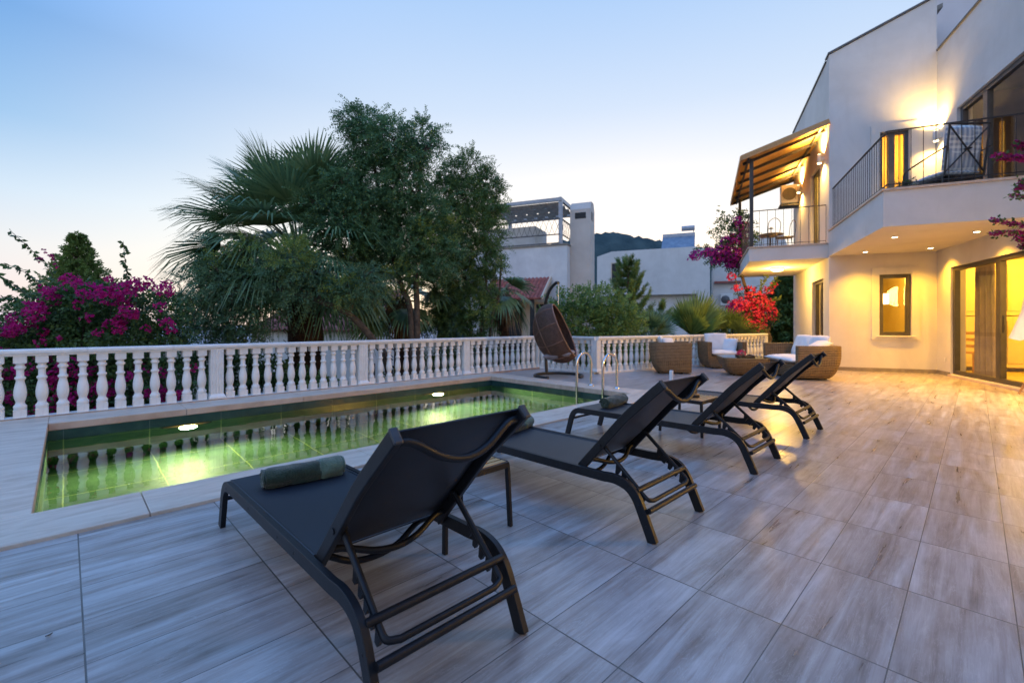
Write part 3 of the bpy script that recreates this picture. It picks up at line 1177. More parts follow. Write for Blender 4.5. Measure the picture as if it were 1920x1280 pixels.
# ================================================================== HANGING EGG CHAIR
cpos = ground_at(1047, 9.55)
t = thing('hanging_chair', 'brown rattan egg chair hanging from a curved dark stand', 'hanging chair', cpos, rad(-62))
mb = MB()
mb.tube([(.50 * math.cos(a), .50 * math.sin(a), .028) for a in np.linspace(rad(-20), rad(258), 40)], .030, 10)
mb.build('base_ring', M['blackmetal'], t, 60)
mb = MB()
mb.tube(curve_pts([(-.34, .37, .03), (-.37, .38, .50), (-.41, .37, 1.0), (-.37, .33, 1.50), (-.24, .22, 1.83), (-.07, .06, 1.97),
                   (.0, .0, 1.965)], 8), .034, 10)
mb.build('stand_post', M['blackmetal'], t, 60)
mb = MB()
mb.tube([(0, 0, 1.95), (0, 0, 1.52)], .006, 6)
for k in range(9):
    mb.tube([(-.012, 0, 1.90 - k * .042), (.012, 0, 1.885 - k * .042)], .005, 5)
mb.build('hanging_chain', M['chrome'], t)
TILT = rad(24)
ax, az = Vector((math.cos(TILT), 0, math.sin(TILT))), Vector((-math.sin(TILT), 0, math.cos(TILT)))
EC = Vector((-.03, 0, .885))


def egg(th, ph, k=1.0):
    """th from the back pole, ph round the axis"""
    e = .47 + (.04 if math.cos(ph) > 0 else .06 * 1) * 0
    r = math.sin(th)
    up = math.cos(ph)
    return EC + ax * (-.46 * math.cos(th) * k) + az * (r * up * (.67 if up > 0 else .61) * k) + Vector((0, 1, 0)) * (r * math.sin(ph) * .50 * k)


mb = MB()
nt, npn = 34, 60
TM = rad(113)
for i in range(nt):
    # woven strands: horizontal bands with narrow gaps
    for j in range(npn):
        a0, a1 = TM * i / nt, TM * (i + 0.93) / nt
        p0, p1 = 2 * math.pi * j / npn, 2 * math.pi * (j + 1) / npn
        q = [egg(a0, p0), egg(a1, p0), egg(a1, p1), egg(a0, p1)]
        q2 = [egg(a0, p0, .975), egg(a1, p0, .975), egg(a1, p1, .975), egg(a0, p1, .975)]
        mb.add(q + q2, [(0, 1, 2, 3), (7, 6, 5, 4), (1, 5, 6, 2), (0, 3, 7, 4)])
mb.build('basket', M['rattan'], t, 50)
mb = MB()
mb.tube([egg(TM, p) for p in np.linspace(0, 2 * math.pi, 61)], .017, 8)
for ph in np.linspace(0, 2 * math.pi, 11)[:-1]:
    mb.tube([egg(a, ph, 1.006) for a in np.linspace(0.05, TM, 18)], .0085, 6)
mb.tube([egg(rad(62), p, 1.006) for p in np.linspace(0, 2 * math.pi, 50)], .0085, 6)
mb.build('basket_rim', M['rattan_edge'], t, 60)


def cushion_mb(mb, c, sx, sy, sz, rot=None, puff=1.0, seed=0, mi=0):
    """pillow: pinched rounded box with slight wrinkles"""
    n = 14
    vs, fs = [], []
    r = random.Random(seed)
    ph = [r.uniform(0, 6) for _ in range(4)]
    R = rot or Matrix.Identity(3)
    for side in (1, -1):
        k = len(vs)
        for i in range(n + 1):
            for j in range(n + 1):
                u, v = -1 + 2 * i / n, -1 + 2 * j / n
                e = ((1 - abs(u) ** 3.2) * (1 - abs(v) ** 3.2)) ** .42
                pin = 1 - .045 * (1 - abs(abs(u) - abs(v)))
                z = sz * (.10 + .90 * e * puff) * side + .012 * sz / .1 * math.sin(3 * u + 2 * v + ph[0]) * e + .02 * sz * math.sin(7 * u * v + ph[1]) * e
                x, y = u * sx * pin, v * sy * pin
                p = R @ Vector((x, y, z))
                vs.append((c[0] + p.x, c[1] + p.y, c[2] + p.z))
        for i in range(n):
            for j in range(n):
                a = k + i * (n + 1) + j
                q = (a, a + n + 1, a + n + 2, a + 1)
                fs.append(q if side == 1 else tuple(reversed(q)))
    K = (n + 1) ** 2
    rim = [i * (n + 1) for i in range(n + 1)] + [n * (n + 1) + j for j in range(1, n + 1)] + \
          [i * (n + 1) + n for i in range(n - 1, -1, -1)] + [j for j in range(n - 1, 0, -1)]
    for a, b in zip(rim, rim[1:] + rim[:1]):
        fs.append((a, K + a, K + b, b))
    mb.add(vs, fs, mi)


def rotm(x=0, y=0, z=0):
    return (Matrix.Rotation(rad(z), 3, 'Z') @ Matrix.Rotation(rad(y), 3, 'Y') @ Matrix.Rotation(rad(x), 3, 'X'))


mb = MB()
cushion_mb(mb, (.03, 0, .47), .30, .35, .085, rotm(y=-8), 1, 3)
cushion_mb(mb, (-.22, 0, .74), .33, .33, .08, rotm(y=62), 1, 4)
o = mb.build('seat_cushion', M['greycushion'], None, 60)
o.location = cpos
o.rotation_euler = (0, 0, rad(-62))
tag(o, 'mauve grey padded cushion inside the hanging egg chair', 'cushion')

# ================================================================== WICKER LOUNGE SET
def outline(L, D, rc, n=6):
    """plan outline, back corners rounded; starts front-left, ends front-right (front is +x)"""
    x0, x1, y1 = -D / 2, D / 2, L / 2
    pts = [(x1 - .02 * k, y1 - (0.012 if k == 0 else 0)) for k in range(2)]
    for i in range(n + 1):
        a = rad(90) + rad(90) * i / n
        pts.append((x0 + rc + rc * math.cos(a), y1 - rc + rc * math.sin(a)))
    return pts + [(x, -y) for x, y in reversed(pts)]


def wicker_scale(z, H):
    t_ = min(1, max(0, z / (H * .72)))
    return .72 + .28 * math.sqrt(1 - (1 - t_) ** 2)


def wicker_tub(t, L, D, H, seat):
    P = outline(L, D, .20)
    n = len(P)
    mb = MB()
    # base below the seat
    zs = [.035, .06, .11, .17, .23, seat]
    vs, fs = [], []
    for z in zs:
        s = wicker_scale(z, H)
        vs += [(D / 2 - (D / 2 - x) * s, y * s, z) for x, y in P]
    for k in range(len(zs) - 1):
        for i in range(n):
            j = (i + 1) % n
            fs.append((k * n + i, k * n + j, (k + 1) * n + j, (k + 1) * n + i))
    fs.append(tuple(reversed(range(n))))
    fs.append(tuple(range((len(zs) - 1) * n, len(zs) * n)))
    mb.add(vs, fs)
    mb.build('seat_base', M['wicker'], t, 40)
    # back and arms in one band round three sides
    mb = MB()
    zo = [seat - .002, seat + (H - seat) * .35, seat + (H - seat) * .7, H - .02, H]
    th = .105
    sec = []
    for x, y in P:
        d = Vector((x, y))
        ring = []
        for z in zo:
            s = wicker_scale(z, H) - (.012 if z == H else 0) + .004
            ring.append((D / 2 - (D / 2 - x) * s, y * s, z))
        ix = x - (-th if x < -D / 2 + .21 else 0) * 1.0
        sy_ = 1 if y > 0 else -1
        iy = y - sy_ * th if abs(y) > L / 2 - .21 else y
        if x < -D / 2 + .21:
            ix = max(x + th, -D / 2 + th)
        else:
            ix = x
        for z in (H, H - .02, seat - .002):
            s = (wicker_scale(H, H) if z > seat + .1 else wicker_scale(z, H) + .02)
            ring.append((D / 2 - (D / 2 - ix) * s, iy * s, z))
        sec.append(ring)
    k = len(sec[0])
    vs = [p for r in sec for p in r]
    fs = []
    for i in range(len(sec) - 1):
        for j in range(k - 1):
            a, b = i * k + j, (i + 1) * k + j
            fs.append((a, a + 1, b + 1, b))
    fs.append(tuple(range(k)))
    fs.append(tuple(reversed(range((len(sec) - 1) * k, len(sec) * k))))
    mb.add(vs, fs)
    mb.build('arms_and_back', M['wicker'], t, 40)
    mb = MB()
    for sx in (-1, 1):
        for sy in (-1, 1):
            mb.box(sx * D * .28 - .02, sx * D * .28 + .02, sy * L * .29 - .02, sy * L * .29 + .02, 0, .04)
    mb.build('feet', M['black'], t)


def place_cushion(name, label, cat, base, loc, sx, sy, sz, rot, seed, group=None):
    """a loose cushion, given in the frame of the seat it lies on"""
    mb = MB()
    cushion_mb(mb, (0, 0, 0), sx, sy, sz, rot, 1, seed)
    o = mb.build(name, M['cushion'], None, 60)
    o.matrix_world = base @ Matrix.Translation(Vector(loc))
    return tag(o, label, cat, group)


def frame_of(loc, rz):
    return Matrix.Translation(Vector(loc)) @ Matrix.Rotation(rz, 4, 'Z')


SC = 'off-white cushions of the wicker set'
ACA, ACR = (9.90, 4.93, 0), rad(-60)
t = thing('wicker_armchair', 'brown wicker tub armchair with its side to the camera, left of the coffee table', 'armchair', ACA, ACR, 'wicker armchairs')
wicker_tub(t, .84, .88, .70, .31)
B = frame_of(ACA, ACR)
place_cushion('seat_pad', 'thick white seat pad showing past the arm of the left wicker armchair', 'cushion', B, (.09, 0, .375), .35, .29, .075, rotm(), 11, SC)
place_cushion('back_cushion', 'white back cushion peeping over the left wicker armchair, the larger one', 'cushion', B, (-.17, .10, .665), .17, .22, .07, rotm(y=72), 12, SC)
place_cushion('back_cushion', 'small white cushion peeping over the left wicker armchair beside a larger one', 'cushion', B, (-.02, -.17, .655), .15, .17, .06, rotm(y=66, z=-40), 13, SC)
ACB, ACC = (12.05, 4.62, 0), rad(224)
t = thing('wicker_armchair', 'brown wicker tub armchair facing the camera behind the coffee table', 'armchair', ACB, ACC, 'wicker armchairs')
wicker_tub(t, .98, .82, .66, .31)
B = frame_of(ACB, ACC)
place_cushion('seat_pad', 'thick white seat pad on the wicker armchair facing the camera', 'cushion', B, (.10, 0, .375), .36, .375, .075, rotm(), 14, SC)
place_cushion('back_cushion', 'square white back cushion upright in the wicker armchair facing the camera', 'cushion', B, (-.18, -.02, .63), .25, .30, .075, rotm(y=74), 15, SC)
place_cushion('scatter_cushion', 'small white cushion leaning on the left arm inside the armchair facing the camera', 'cushion', B, (-.02, .24, .56), .19, .20, .06, rotm(y=70, z=-50), 16, SC)
SFA, SFR = (11.10, 2.60, 0), rad(127)
t = thing('wicker_sofa', 'brown wicker two-seat sofa in front of the house wall, its arm towards the camera', 'sofa', SFA, SFR)
wicker_tub(t, 1.72, .84, .68, .31)
B = frame_of(SFA, SFR)
place_cushion('seat_pad', 'long white seat pad of the wicker sofa', 'cushion', B, (.10, 0, .375), .38, .74, .075, rotm(), 17, SC)
place_cushion('back_cushion', 'big square white back cushion of the sofa, at its far end', 'cushion', B, (-.19, -.37, .63), .255, .345, .08, rotm(y=74), 18, SC)
place_cushion('back_cushion', 'square white back cushion of the sofa, at its end towards the camera', 'cushion', B, (-.19, .30, .63), .255, .31, .08, rotm(y=74, z=4), 19, SC)
place_cushion('scatter_cushion', 'white cushion lying above the near arm of the sofa', 'cushion', B, (-.06, .60, .66), .20, .17, .075, rotm(y=22, z=20), 20, SC)

# coffee table: tapering wicker box, glass top
TBA, TBR = (10.62, 3.60, 0), rad(30)
t = thing('coffee_table', 'low tapering wicker coffee table with a glass top', 'coffee table', TBA, TBR)
mb = MB()
rings = []
for z, s in ((.03, .60), (.08, .70), (.16, .83), (.25, .94), (.36, 1.0), (.385, 1.0)):
    r = []
    for cx_, cy_ in ((1, 1), (-1, 1), (-1, -1), (1, -1)):
        for k in range(4):
            a = math.atan2(cy_, cx_) - rad(45) + rad(90) * k / 3
            r.append(((cx_ * (.52 - .12) + .12 * math.cos(a)) * s, (cy_ * (.46 - .12) + .12 * math.sin(a)) * s, z))
    rings.append(r)
n = len(rings[0])
mb.add([p for r in rings for p in r],
       [(k * n + i, k * n + (i + 1) % n, (k + 1) * n + (i + 1) % n, (k + 1) * n + i) for k in range(len(rings) - 1) for i in range(n)]
       + [tuple(reversed(range(n))), tuple(range((len(rings) - 1) * n, len(rings) * n))])
mb.build('wicker_body', M['wicker'], t, 40)
mb = MB()
mb.prism([(x * .98, y * .98) for x, y, z in rings[-1]], .389, .397)
mb.build('glass_top', M['tableglass'], t)
mb = MB()
for sx in (-1, 1):
    for sy in (-1, 1):
        mb.box(sx * .24 - .02, sx * .24 + .02, sy * .21 - .02, sy * .21 + .02, 0, .035)
mb.build('feet', M['black'], t)
B = frame_of(TBA, TBR)
mb = MB()
mb.box(-.24, .24, -.15, .15, .398, .406)
for s in (-1, 1):
    mb.box(-.24, .24, s * .15 - .006, s * .15 + .006, .406, .428)
    mb.box(s * .24 - .006, s * .24 + .006, -.144, .144, .406, .428)
o = mb.build('serving_tray', M['bark'], None)
o.matrix_world = B @ Matrix.Translation((.02, -.06, 0))
tag(o, 'dark shallow tray on the glass coffee table', 'tray')
vb = bpy.data.objects.new('flower_vase', None)
COL.objects.link(vb)
vb.matrix_world = B @ Matrix.Translation((.0, -.02, .407))
tag(vb, 'small vase with a bunch of magenta blossoms on the coffee table tray', 'vase')
mb = MB()
mb.lathe([(.03, 0), (.05, .03), (.055, .06), (.035, .10), (.028, .125), (.034, .14)], n=16)
mb.build('vase_body', mottled('sage_glazed_vase', (.16, .22, .18), (.30, .36, .30), 12, .3), vb, 50)
r_ = random.Random(5)
mb = MB()
for k in range(130):
    a, b_ = r_.uniform(0, 6.28), math.acos(r_.uniform(-.4, 1))
    c = Vector((.075 * math.sin(b_) * math.cos(a) - .055, .085 * math.sin(b_) * math.sin(a) + .05, .055 + .065 * math.cos(b_)))
    d1 = Vector((r_.uniform(-1, 1), r_.uniform(-1, 1), r_.uniform(-.3, 1))).normalized() * .026
    d2 = d1.cross(Vector((r_.uniform(-1, 1), r_.uniform(-1, 1), r_.uniform(-1, 1)))).normalized() * .018
    mb.add([c - d2 * .3, c + d1 * .5 - d2, c + d1, c + d1 * .5 + d2], [(0, 1, 2, 3)])
mb.build('blossoms', M['bract_red'], vb)
mb = MB()
mb.lathe([(.018, 0), (.034, .015), (.036, .032), (.026, .05), (.004, .056)], (.075, -.055, 0), 16)
o = mb.build('white_ball', M['cushion'], None, 60)
o.matrix_world = B @ Matrix.Translation((.0, -.02, .407))
tag(o, 'small round white ornament beside the vase on the tray', 'ornament')
bpy.data.objects['white_ball'].name = 'round_ornament'

# ================================================================== THE HOUSE (local x = away from the camera, y = to the left)
HO = Vector((13.945, .611, 0))
HR = rad(22.66)
house = thing('villa', 'white two-storey villa with lit windows and two balconies on the right', 'house', HO, HR)
BL = 2.03            # left corner of the window wall
LEND = 4.77          # far end of the left wall
mb = MB()
lw = (.464, 1.055, .842, 2.256)
uw = (.493, 1.045, 4.05, 5.562)
mb.panel('x', 0.0, .25, .0, BL, 0, 7.58, [lw, uw])
# sloping top of the window wall
mb.hexa([(0, .0, 7.58), (.25, .0, 7.58), (.25, BL, 7.58), (0, BL, 7.58),
         (0, .0, 8.44), (.25, .0, 8.44), (.25, BL, 7.60), (0, BL, 7.60)])
# left wall with its two doors
ld = (.60, 1.90, .02, 2.27)
ud = (.98, 2.10, 3.05, 5.30)
mb.panel('y', BL - .25, BL - .001, .251, LEND, 0, 7.56, [ld, ud])
mb.panel('x', LEND - .25, LEND, -4.2, BL - .251, 0, 7.50)
# door wall with its glass fronts
d1 = (-3.95, -.60, .05, 2.31)
d2 = (-9.2, -5.4, .05, 2.31)
u1 = (-3.75, -.86, 3.05, 5.56)
mb.panel('y', -.25, 0.0, -12.5, .25, 0, 7.2, [d1, d2, u1])
mb.panel('x', -12.75, -12.5, -6, .0, 0, 7.2)
mb.box(-15.5, -12.76, -6, 3.0, 0, 7.2)  # unseen wing, added to keep sky light off the balcony front and window wall
mb.build('wall', M['plaster'], house)
# taller block set back above the door wall
mb = MB()
mb.box(1.1, 1.25, -5.5, -.35, 7.0, 11.4)
mb.build('upper_wall', mottled('rose_white_plaster', (.64, .57, .545), (.71, .64, .61), 1.5, .85, .1, 25), house)
mb = MB()
mb.box(-12.5, 1.098, -5.0, -.252, 6.92, 7.02)
mb.hexa([(.26, -.2, 8.32), (4.7, -.2, 8.32), (4.7, BL - .02, 7.49), (.26, BL - .02, 7.49),
         (.26, -.2, 8.42), (4.7, -.2, 8.42), (4.7, BL - .02, 7.585), (.26, BL - .02, 7.585)])
mb.build('roof', M['skirting'], house)
mb = MB()
mb.hexa([(-.03, .02, 8.445), (.28, .02, 8.445), (.28, BL + .03, 7.604), (-.03, BL + .03, 7.604),
         (-.03, .02, 8.49), (.28, .02, 8.49), (.28, BL + .03, 7.65), (-.03, BL + .03, 7.65)])
mb.box(.281, LEND + .03, BL - .27, BL + .03, 7.562, 7.60)
mb.box(-12.5, -.032, -.28, .03, 7.20, 7.24)
mb.build('roof_coping', M['framegrey'], house)
# skirting
mb = MB()
mb.box(-.016, -.001, .017, BL, .0, .085)
mb.box(-.58, -.016, .001, .016, .0, .085)
mb.box(-5.35, -4.0, .001, .016, .0, .085)
mb.build('skirting', M['skirting'], house)
# raised plaster surrounds of the two windows
mb = MB()
def surround(w, m_):
    u0, u1_, z0, z1 = w
    mb.panel('x', -.035, -.001, u0 - m_, u1_ + m_, z0 - .10, z1 + .16, [(u0 - .0, u1_ + .0, z0, z1)])
surround(lw, .145)
mb.build('window_surround', M['plaster'], house, None, .006)
mb = MB()
surround(uw, .17)
mb.build('window_surround', M['plaster'], house, None, .006)
mb = MB()
mb.box(-.075, -.036, lw[0] - .06, lw[1] + .06, lw[2] - .035, lw[2] - .004)
mb.build('window_sill', M['plaster'], house, None, .005)


def window(axis, c0, c1, u0, u1_, z0, z1, w, splits, name='window', mat='frame', pane='glass'):
    """frame with uprights at splits, panes as a child"""
    mb = MB()
    def put(a, b, z0_, z1_):
        if axis == 'x':
            mb.box(c0, c1, a, b, z0_, z1_)
        else:
            mb.box(a, b, c0, c1, z0_, z1_)
    put(u0, u0 + w, z0, z1)
    put(u1_ - w, u1_, z0, z1)
    put(u0 + w, u1_ - w, z1 - w, z1)
    put(u0 + w, u1_ - w, z0, z0 + w)
    for s in splits:
        put(s - w * .8, s + w * .8, z0 + w, z1 - w)
    f = mb.build(name, M[mat], house, None, .004)
    mb2 = MB()
    cm = (c0 + c1) / 2
    e = [u0 + w] + [q for s in splits for q in (s - w * .8, s + w * .8)] + [u1_ - w]
    for a, b in zip(e[::2], e[1::2]):
        if axis == 'x':
            mb2.add([(cm, a, z0 + w), (cm, b, z0 + w), (cm, b, z1 - w), (cm, a, z1 - w)], [(0, 1, 2, 3)])
        else:
            mb2.add([(a, cm, z0 + w), (b, cm, z0 + w), (b, cm, z1 - w), (a, cm, z1 - w)], [(0, 1, 2, 3)])
    mb2.build('pane', M[pane], f)
    return f


window('x', .02, .10, *lw, .085, [])
window('x', .06, .13, *uw, .075, [.80], mat='framegrey')
f = window('y', -.13, -.04, *d1, .085, [-2.20], 'sliding_door')
window('y', -.13, -.04, *d2, .085, [-7.3], 'sliding_door')
window('y', -.15, -.06, *u1, .09, [-1.75], 'sliding_door', 'framegrey')
window('y', BL - .16, BL - .08, *ld, .075, [1.25], 'side_door')
window('y', BL - .16, BL - .08, *ud, .075, [1.5], 'side_door')
mb = MB()
mb.box(-2.42, -2.39, -.03, -.012, .95, 1.25)
mb.build('door_handle', M['black'], f)
mb = MB()
mb.box(-5.4, -.60, .001, .05, -.0, .045)
mb.build('door_step', M['coping'], house, None, .004)
mb = MB()
mb.box(-.42, -.35, .001, .012, .30, .38)
mb.build('wall_socket', M['acwhite'], house, None, .003)

# right balcony
mb = MB()
mb.box(-3.61, -.001, .001, BL, 2.74, 2.99)
mb.panel('y', BL - .14, BL, -3.61, -.001, 2.99, 3.34)
mb.panel('x', -3.61, -3.47, .001, BL - .14, 2.99, 3.34)
bal = mb.build('balcony', M['plaster'], house)
mb = MB()
mb.box(-3.64, .0, BL - .16, BL + .03, 3.342, 3.378)
mb.box(-3.64, -3.45, .0, BL - .16, 3.342, 3.378)
mb.build('balcony_coping', M['coping'], bal)
mb = MB()
rt = 4.36
yb, xb = BL - .07, -3.54
mb.bar((-.02, yb, rt), (xb, yb, rt), .032, .018)
mb.bar((xb, yb, rt), (xb, .02, rt), .032, .018)
mb.bar((-.02, yb, 3.46), (xb, yb, 3.46), .022, .014)
mb.bar((xb, yb, 3.46), (xb, .02, 3.46), .022, .014)
k = 28
for i in range(k + 1):
    x = -.05 + (xb + .05) * i / k
    mb.bar((x, yb, 3.37), (x, yb, rt - .01), .009, .009, (0, 1, 0))
for i in range(1, 13):
    y = yb - (yb - .02) * i / 12
    mb.bar((xb, y, 3.37), (xb, y, rt - .01), .009, .009, (1, 0, 0))
mb.build('balcony_railing', M['iron'], house)
# downlights in the soffit
for a, b in ((-2.46, 1.52), (-.63, .34), (-2.52, .38), (-.55, 1.46)):
    mb = MB()
    mb.lathe([(.060, .0), (.060, .010), (.043, .012)], (a, b, 2.727), 20)
    f = mb.build('downlight', M['acwhite'], house, 50)
    mb = MB()
    mb.lathe([(.042, 0), (.040, .004)], (a, b, 2.7265), 20)
    mb.build('lens', M['lit'], f)
    L = bpy.data.lights.new('downlight_lamp', 'SPOT')
    L.energy = 240
    L.color = (1.0, 0.47, 0.03)
    L.spot_size = rad(118)
    L.spot_blend = 1.0
    L.shadow_soft_size = .06
    lo = bpy.data.objects.new('downlight_lamp', L)
    link(lo, house)
    lo.location = (a, b, 2.70)

# left balcony with awning
LB = 3.74
mb = MB()
mb.box(.10, 4.45, BL + .001, LB, 2.72, 3.06)
lb = mb.build('balcony', M['plaster'], house)
mb = MB()
mb.box(.07, 4.48, BL + .001, LB + .03, 3.062, 3.09)
mb.build('balcony_coping', M['coping'], lb)
mb = MB()
rt2 = 4.02
for p, q, k in (((.16, BL + .03), (.16, LB - .06), 9), ((.16, LB - .06), (4.38, LB - .06), 24), ((4.38, BL + .03), (4.38, LB - .06), 9)):
    mb.bar((*p, rt2), (*q, rt2), .03, .02)
    mb.bar((*p, 3.15), (*q, 3.15), .016, .012)
    for i in range(k + 1):
        x, y = p[0] + (q[0] - p[0]) * i / k, p[1] + (q[1] - p[1]) * i / k
        mb.bar((x, y, 3.09), (x, y, rt2), .010, .010, (1, 0, 0))
mb.build('balcony_railing', M['iron'], house)
AW0, AW1 = 5.97, 5.36           # awning height at the wall and at the eave
AL = 3.92
mb = MB()
mb.hexa([(-.02, BL + .002, AW0), (4.75, BL + .002, AW0), (4.75, AL, AW1), (-.02, AL, AW1),
         (-.02, BL + .002, AW0 + .03), (4.75, BL + .002, AW0 + .03), (4.75, AL, AW1 + .03), (-.02, AL, AW1 + .03)])
aw = mb.build('awning', M['awning'], house)
mb = MB()
mb.bar((-.045, BL + .002, AW0 + .01), (-.045, AL, AW1 + .01), .04, .13)
mb.bar((4.775, BL + .002, AW0 + .01), (4.775, AL, AW1 + .01), .04, .13)
mb.bar((-.06, AL + .02, AW1 + .0), (4.79, AL + .02, AW1 + .0), .04, .12)
mb.build('fascia_board', M['teak'], aw)
mb = MB()
for f_ in (.06, .94):
    y, z = BL + .05 + (AL - BL - .1) * f_, AW0 + (AW1 - AW0) * f_ - .05
    mb.bar((-.0, y, z), (4.73, y, z), .045, .07)
for x in (.30, 1.15, 2.05, 2.95, 3.8, 4.55):
    mb.bar((x, BL + .02, AW0 - .06), (x, AL - .05, AW1 - .055), .05, .07)
mb.build('awning_beam', M['iron'], aw)
for x in (.18, 4.36):
    mb = MB()
    mb.bar((x, LB - .06, 3.0601), (x, LB - .06, AW1 + .02), .085, .085, (1, 0, 0))
    mb.build('awning_post', M['iron'], house, None, .004)
# ceiling lamp under the left balcony
mb = MB()
mb.lathe([(.17, 0), (.17, .03)], (1.95, 2.87, 2.689), 24)
f = mb.build('ceiling_lamp', M['acwhite'], house, 50)
mb = MB()
mb.lathe([(.165, .0), (.15, -.03), (.10, -.055), (.02, -.065)], (1.95, 2.87, 2.688), 24)
mb.build('lens', M['lit_bulk'], f, 60)


def lamp(name, loc, energy, col, size=.08, kind='POINT', rot=None, spot=None, blend=.5, sy=None):
    L = bpy.data.lights.new(name, kind)
    L.energy = energy
    L.color = col
    if kind == 'AREA':
        L.size = size
        if sy:
            L.shape = 'RECTANGLE'
            L.size_y = sy
    else:
        L.shadow_soft_size = size
    if spot:
        L.spot_size = rad(spot)
        L.spot_blend = blend
    o = bpy.data.objects.new(name, L)
    link(o, house)
    o.location = loc
    if rot:
        o.rotation_euler = rot
    return o


WARM = (1.0, .52, .04)
lamp('ceiling_lamp_light', (1.95, 2.87, 2.50), 150, (1.0, .56, .10), .12)


def sconce(x, y, nx, ny, z=5.27, e=300, dn=None):
    """up and down wall lamp on a wall facing (nx, ny)"""
    c = (x + nx * .10, y + ny * .10)
    mb = MB()
    mb.box(min(x, x + nx * .05) - abs(ny) * .035, max(x, x + nx * .05) + abs(ny) * .035,
           min(y, y + ny * .05) - abs(nx) * .035, max(y, y + ny * .05) + abs(nx) * .035, z - .05, z + .05)
    mb.lathe([(.046, -.11), (.050, -.105), (.050, .105), (.046, .11)], (*c, z), 20)
    f = mb.build('wall_lamp', M['acwhite'], house, 50)
    mb = MB()
    mb.lathe([(.042, .1105), (.038, .116)], (*c, z), 20)
    mb.lathe([(.038, -.116), (.042, -.1105)], (*c, z), 20)
    mb.build('lens', M['lit_sconce'], f)
    for s in (1, -1):
        if s > 0 and e == 0:
            continue
        lamp('wall_lamp_light', (*c, z + s * .15), e if s > 0 else (dn or e * .4), (1.0, .60, .16), .045, 'SPOT', (rad(180) if s > 0 else 0, 0, 0), 150, 1.0)


sconce(.50, BL, 0, 1, 5.27, 480)
sconce(3.28, BL, 0, 1, 5.27, 480)
sconce(-.22, 0, 0, 1, 5.25, 250)
sconce(-9.9, 0, 0, 1, 2.15, 130)  # unseen lamp, added to warm the foreground tiles
sconce(-4.7, 0, 0, 1, 2.40, 0, 580)  # unseen lamp shining only down, added to turn the farther tiles golden
# air conditioner box high on the left wall's end
mb = MB()
mb.box(3.75, 4.05, BL + .02, BL + .50, 4.98, 5.56)
f = mb.build('air_conditioner', M['acwhite'], house, None, .02)
mb = MB()
mb.lathe([(.20, 0), (.20, .012), (.185, .012), (.185, 0)], n=24)
for k in range(5):
    mb.box(-.185, .185, -.17 + .08 * k, -.16 + .08 * k, .002, .010)
mb.build('fan_grille', M['framegrey'], f, 40, loc=(3.748, BL + .27, 5.27), rot=(0, rad(-90), 0))
mb = MB()
mb.box(3.72, 4.08, BL + .001, BL + .54, 4.90, 4.94)
mb.build('bracket', M['iron'], f)

# rooms behind the glass
def room(name, x0, x1, y0, y1, z0, z1, mat, skip=()):
    mb = MB()
    p = [(x0, y0, z0), (x1, y0, z0), (x1, y1, z0), (x0, y1, z0), (x0, y0, z1), (x1, y0, z1), (x1, y1, z1), (x0, y1, z1)]
    F = dict(floor=(0, 1, 2, 3), ceil=(7, 6, 5, 4), y0=(4, 5, 1, 0), x1=(5, 6, 2, 1), y1=(6, 7, 3, 2), x0=(7, 4, 0, 3))
    mb.add(p, [v for k, v in F.items() if k not in skip])
    mb.build(name, mat, house)


room('ground_floor_room', -12.4, 1.05, -4.6, -.26, .03, 2.70, M['roomwall'], ('y1',))
room('back_room', .26, 4.5, -.24, BL - .26, .03, 2.70, M['roomwall'], ('x0', 'y1'))
room('upper_back_room', .26, 4.5, -.24, BL - .26, 3.0, 5.9, M['roomwall'], ('x0', 'y1'))
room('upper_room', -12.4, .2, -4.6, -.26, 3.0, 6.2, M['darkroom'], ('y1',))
mb = MB()
for i in range(3):
    y1_ = -.55 - i * .80
    mb.box(.62, 1.04, y1_ - .78, y1_, .13, 1.28)
    mb.box(.62, 1.04, y1_ - .78, y1_, 1.30, 2.55)
    mb.box(.60, .618, y1_ - .68, y1_ - .10, .23, 1.18)
    mb.box(.60, .618, y1_ - .68, y1_ - .10, 1.40, 2.45)
cab = mb.build('kitchen_cupboard', M['cabinet'], house, None, .004)
mb = MB()
for i in range(3):
    y1_ = -.55 - i * .80
    mb.box(.565, .598, y1_ - .66, y1_ - .64, 1.0, 1.25)
    mb.box(.565, .598, y1_ - .66, y1_ - .64, 1.36, 1.62)
mb.build('cupboard_handle', M['black'], cab)
# curtains
def curtain(axis, c, u0, u1_, z0, z1, mat, waves, amp=.035, name='curtain'):
    mb = MB()
    n = waves * 8
    vs = []
    for i in range(n + 1):
        u = u0 + (u1_ - u0) * i / n
        q = c + amp * math.sin(2 * math.pi * waves * i / n) + amp * .35 * math.sin(5.1 * i)
        for z, sp in ((z0, 1.0), (z0 + (z1 - z0) * .45, .94), (z1, .86)):
            uu = (u0 + u1_) / 2 + (u - (u0 + u1_) / 2) * sp
            vs.append((q, uu, z) if axis == 'x' else (uu, q, z))
    fs = [(i * 3 + j, (i + 1) * 3 + j, (i + 1) * 3 + j + 1, i * 3 + j + 1) for i in range(n) for j in range(2)]
    mb.add(vs, fs)
    return mb.build(name, mat, house, 80)


